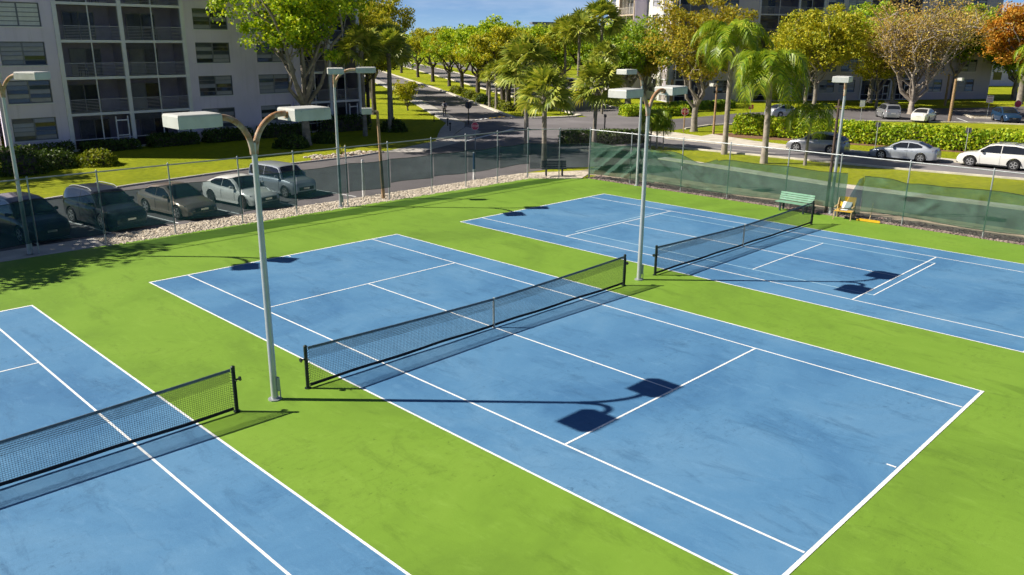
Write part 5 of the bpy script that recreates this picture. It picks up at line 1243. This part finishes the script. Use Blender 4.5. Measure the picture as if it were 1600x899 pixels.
MB().loft([[(-.4, .36, .45), (.4, .36, .45), (.4, .39, .45), (-.4, .39, .45)], [(-.42, .46, .75), (.42, .46, .75), (.42, .49, .75), (-.42, .49, .75)], [(-.38, .52, 1.02), (.38, .52, 1.02), (.38, .55, 1.02), (-.38, .55, 1.02)]]).obj('backrest', YEL, ch)
pp = MB(); pp.poly([(-.22, .30, .48), (.2, .3, .5), (.24, .42, .78), (-.18, .43, .8)]); pp.poly([(-.26, -.1, .45), (.12, -.12, .45), (.14, .2, .455), (-.22, .22, .45)]); pp.obj('paper_sheet', SWH, ch)
cr = thing('court_roller', 'yellow squeegee with long bar lying beside the chair', 'squeegee', (23.6, -1.75, 0), R(-85)); MB().box((-.6, -.05, .02), (.5, .05, .12)).obj('blade', YEL, cr); MB().tube([(0, 0, .1), (-.1, .5, .3), (-.2, 1.0, .75)], .018, 6).obj('handle', TIM, cr)

# ------------------------------------------------------------------ the walker
SKIN = mat('skin', (.30, .17, .11), .6, var=.05); SHIRT = mat('pale_shirt', (.55, .55, .56), .8, var=.08); PANT = mat('dark_trousers', (.05, .045, .05), .85, var=.1); HAIR = mat('dark_hair', (.03, .022, .018), .7, var=.1); SHOE = mat('shoe', (.10, .09, .09), .7, var=.1); PACK = mat('backpack_cloth', (.10, .09, .11), .8, var=.15)
def person():
    t = thing('person', 'person in pale shirt with backpack walking away on the sidewalk', 'person', (45.4, 55.0, .04), math.atan2(BD.y, BD.x) - PI / 2)
    J = {'pel': (0, 0, .95, .145), 'wai': (0, .0, 1.1, .135), 'che': (0, .01, 1.33, .165), 'nek': (0, .01, 1.5, .062), 'hd0': (0, .02, 1.58, .075), 'hd1': (0, .03, 1.67, .098), 'hd2': (0, .02, 1.74, .085),
         'hL': (-.09, 0, .92, .105), 'kL': (-.10, .20, .52, .068), 'aL': (-.10, .12, .10, .045), 'tL': (-.10, .26, .04, .04),
         'hR': (.09, 0, .92, .105), 'kR': (.10, -.06, .50, .068), 'aR': (.10, -.34, .13, .045), 'tR': (.10, -.22, .04, .04),
         'sL': (-.19, .0, 1.42, .062), 'eL': (-.26, -.10, 1.15, .047), 'wL': (-.25, .06, .93, .034), 'fL': (-.24, .11, .84, .038),
         'sR': (.19, .0, 1.42, .062), 'eR': (.26, -.02, 1.15, .047), 'wR': (.25, .18, .97, .034), 'fR': (.24, .24, .90, .038)}
    E = [('pel', 'wai'), ('wai', 'che'), ('che', 'nek'), ('nek', 'hd0'), ('hd0', 'hd1'), ('hd1', 'hd2'), ('pel', 'hL'), ('hL', 'kL'), ('kL', 'aL'), ('aL', 'tL'), ('pel', 'hR'), ('hR', 'kR'), ('kR', 'aR'), ('aR', 'tR'), ('che', 'sL'), ('sL', 'eL'), ('eL', 'wL'), ('wL', 'fL'), ('che', 'sR'), ('sR', 'eR'), ('eR', 'wR'), ('wR', 'fR')]
    ks = list(J); me = bpy.data.meshes.new('figure'); me.from_pydata([J[k][:3] for k in ks], [(ks.index(a), ks.index(b)) for a, b in E], [])
    o = link('figure', me); md = o.modifiers.new('skin', 'SKIN'); md.use_smooth_shade = True
    sk = me.skin_vertices[0].data
    for i, k in enumerate(ks): sk[i].radius = (J[k][3], J[k][3] * (.85 if k in ('che', 'wai', 'pel') else 1)); sk[i].use_root = (k == 'pel')
    sd = o.modifiers.new('sub', 'SUBSURF'); sd.levels = sd.render_levels = 1
    bpy.context.view_layer.update()
    m2 = bpy.data.meshes.new_from_object(o.evaluated_get(bpy.context.evaluated_depsgraph_get())); bpy.data.objects.remove(o)
    m2.materials.clear()
    for x in (SKIN, SHIRT, PANT, HAIR, SHOE): m2.materials.append(x)
    for p in m2.polygons:
        c = p.center; a = 0
        if c.z < .09: a = 4
        elif c.z < .97 and abs(c.x) < .215: a = 2
        elif c.z < 1.5 and not (abs(c.x) > .2 and c.z < 1.18): a = 1
        elif c.z > 1.64 or (c.z > 1.56 and c.y < .0): a = 3
        p.material_index = a; p.use_smooth = True
    link('body', m2, t)
    MB().loft([[(-.14, -.12, 1.05), (.14, -.12, 1.05), (.14, -.28, 1.05), (-.14, -.28, 1.05)], [(-.16, -.13, 1.2), (.16, -.13, 1.2), (.16, -.33, 1.2), (-.16, -.33, 1.2)], [(-.13, -.13, 1.46), (.13, -.13, 1.46), (.12, -.24, 1.46), (-.12, -.24, 1.46)]]).obj('backpack', PACK, t, 50)
    return t
person()
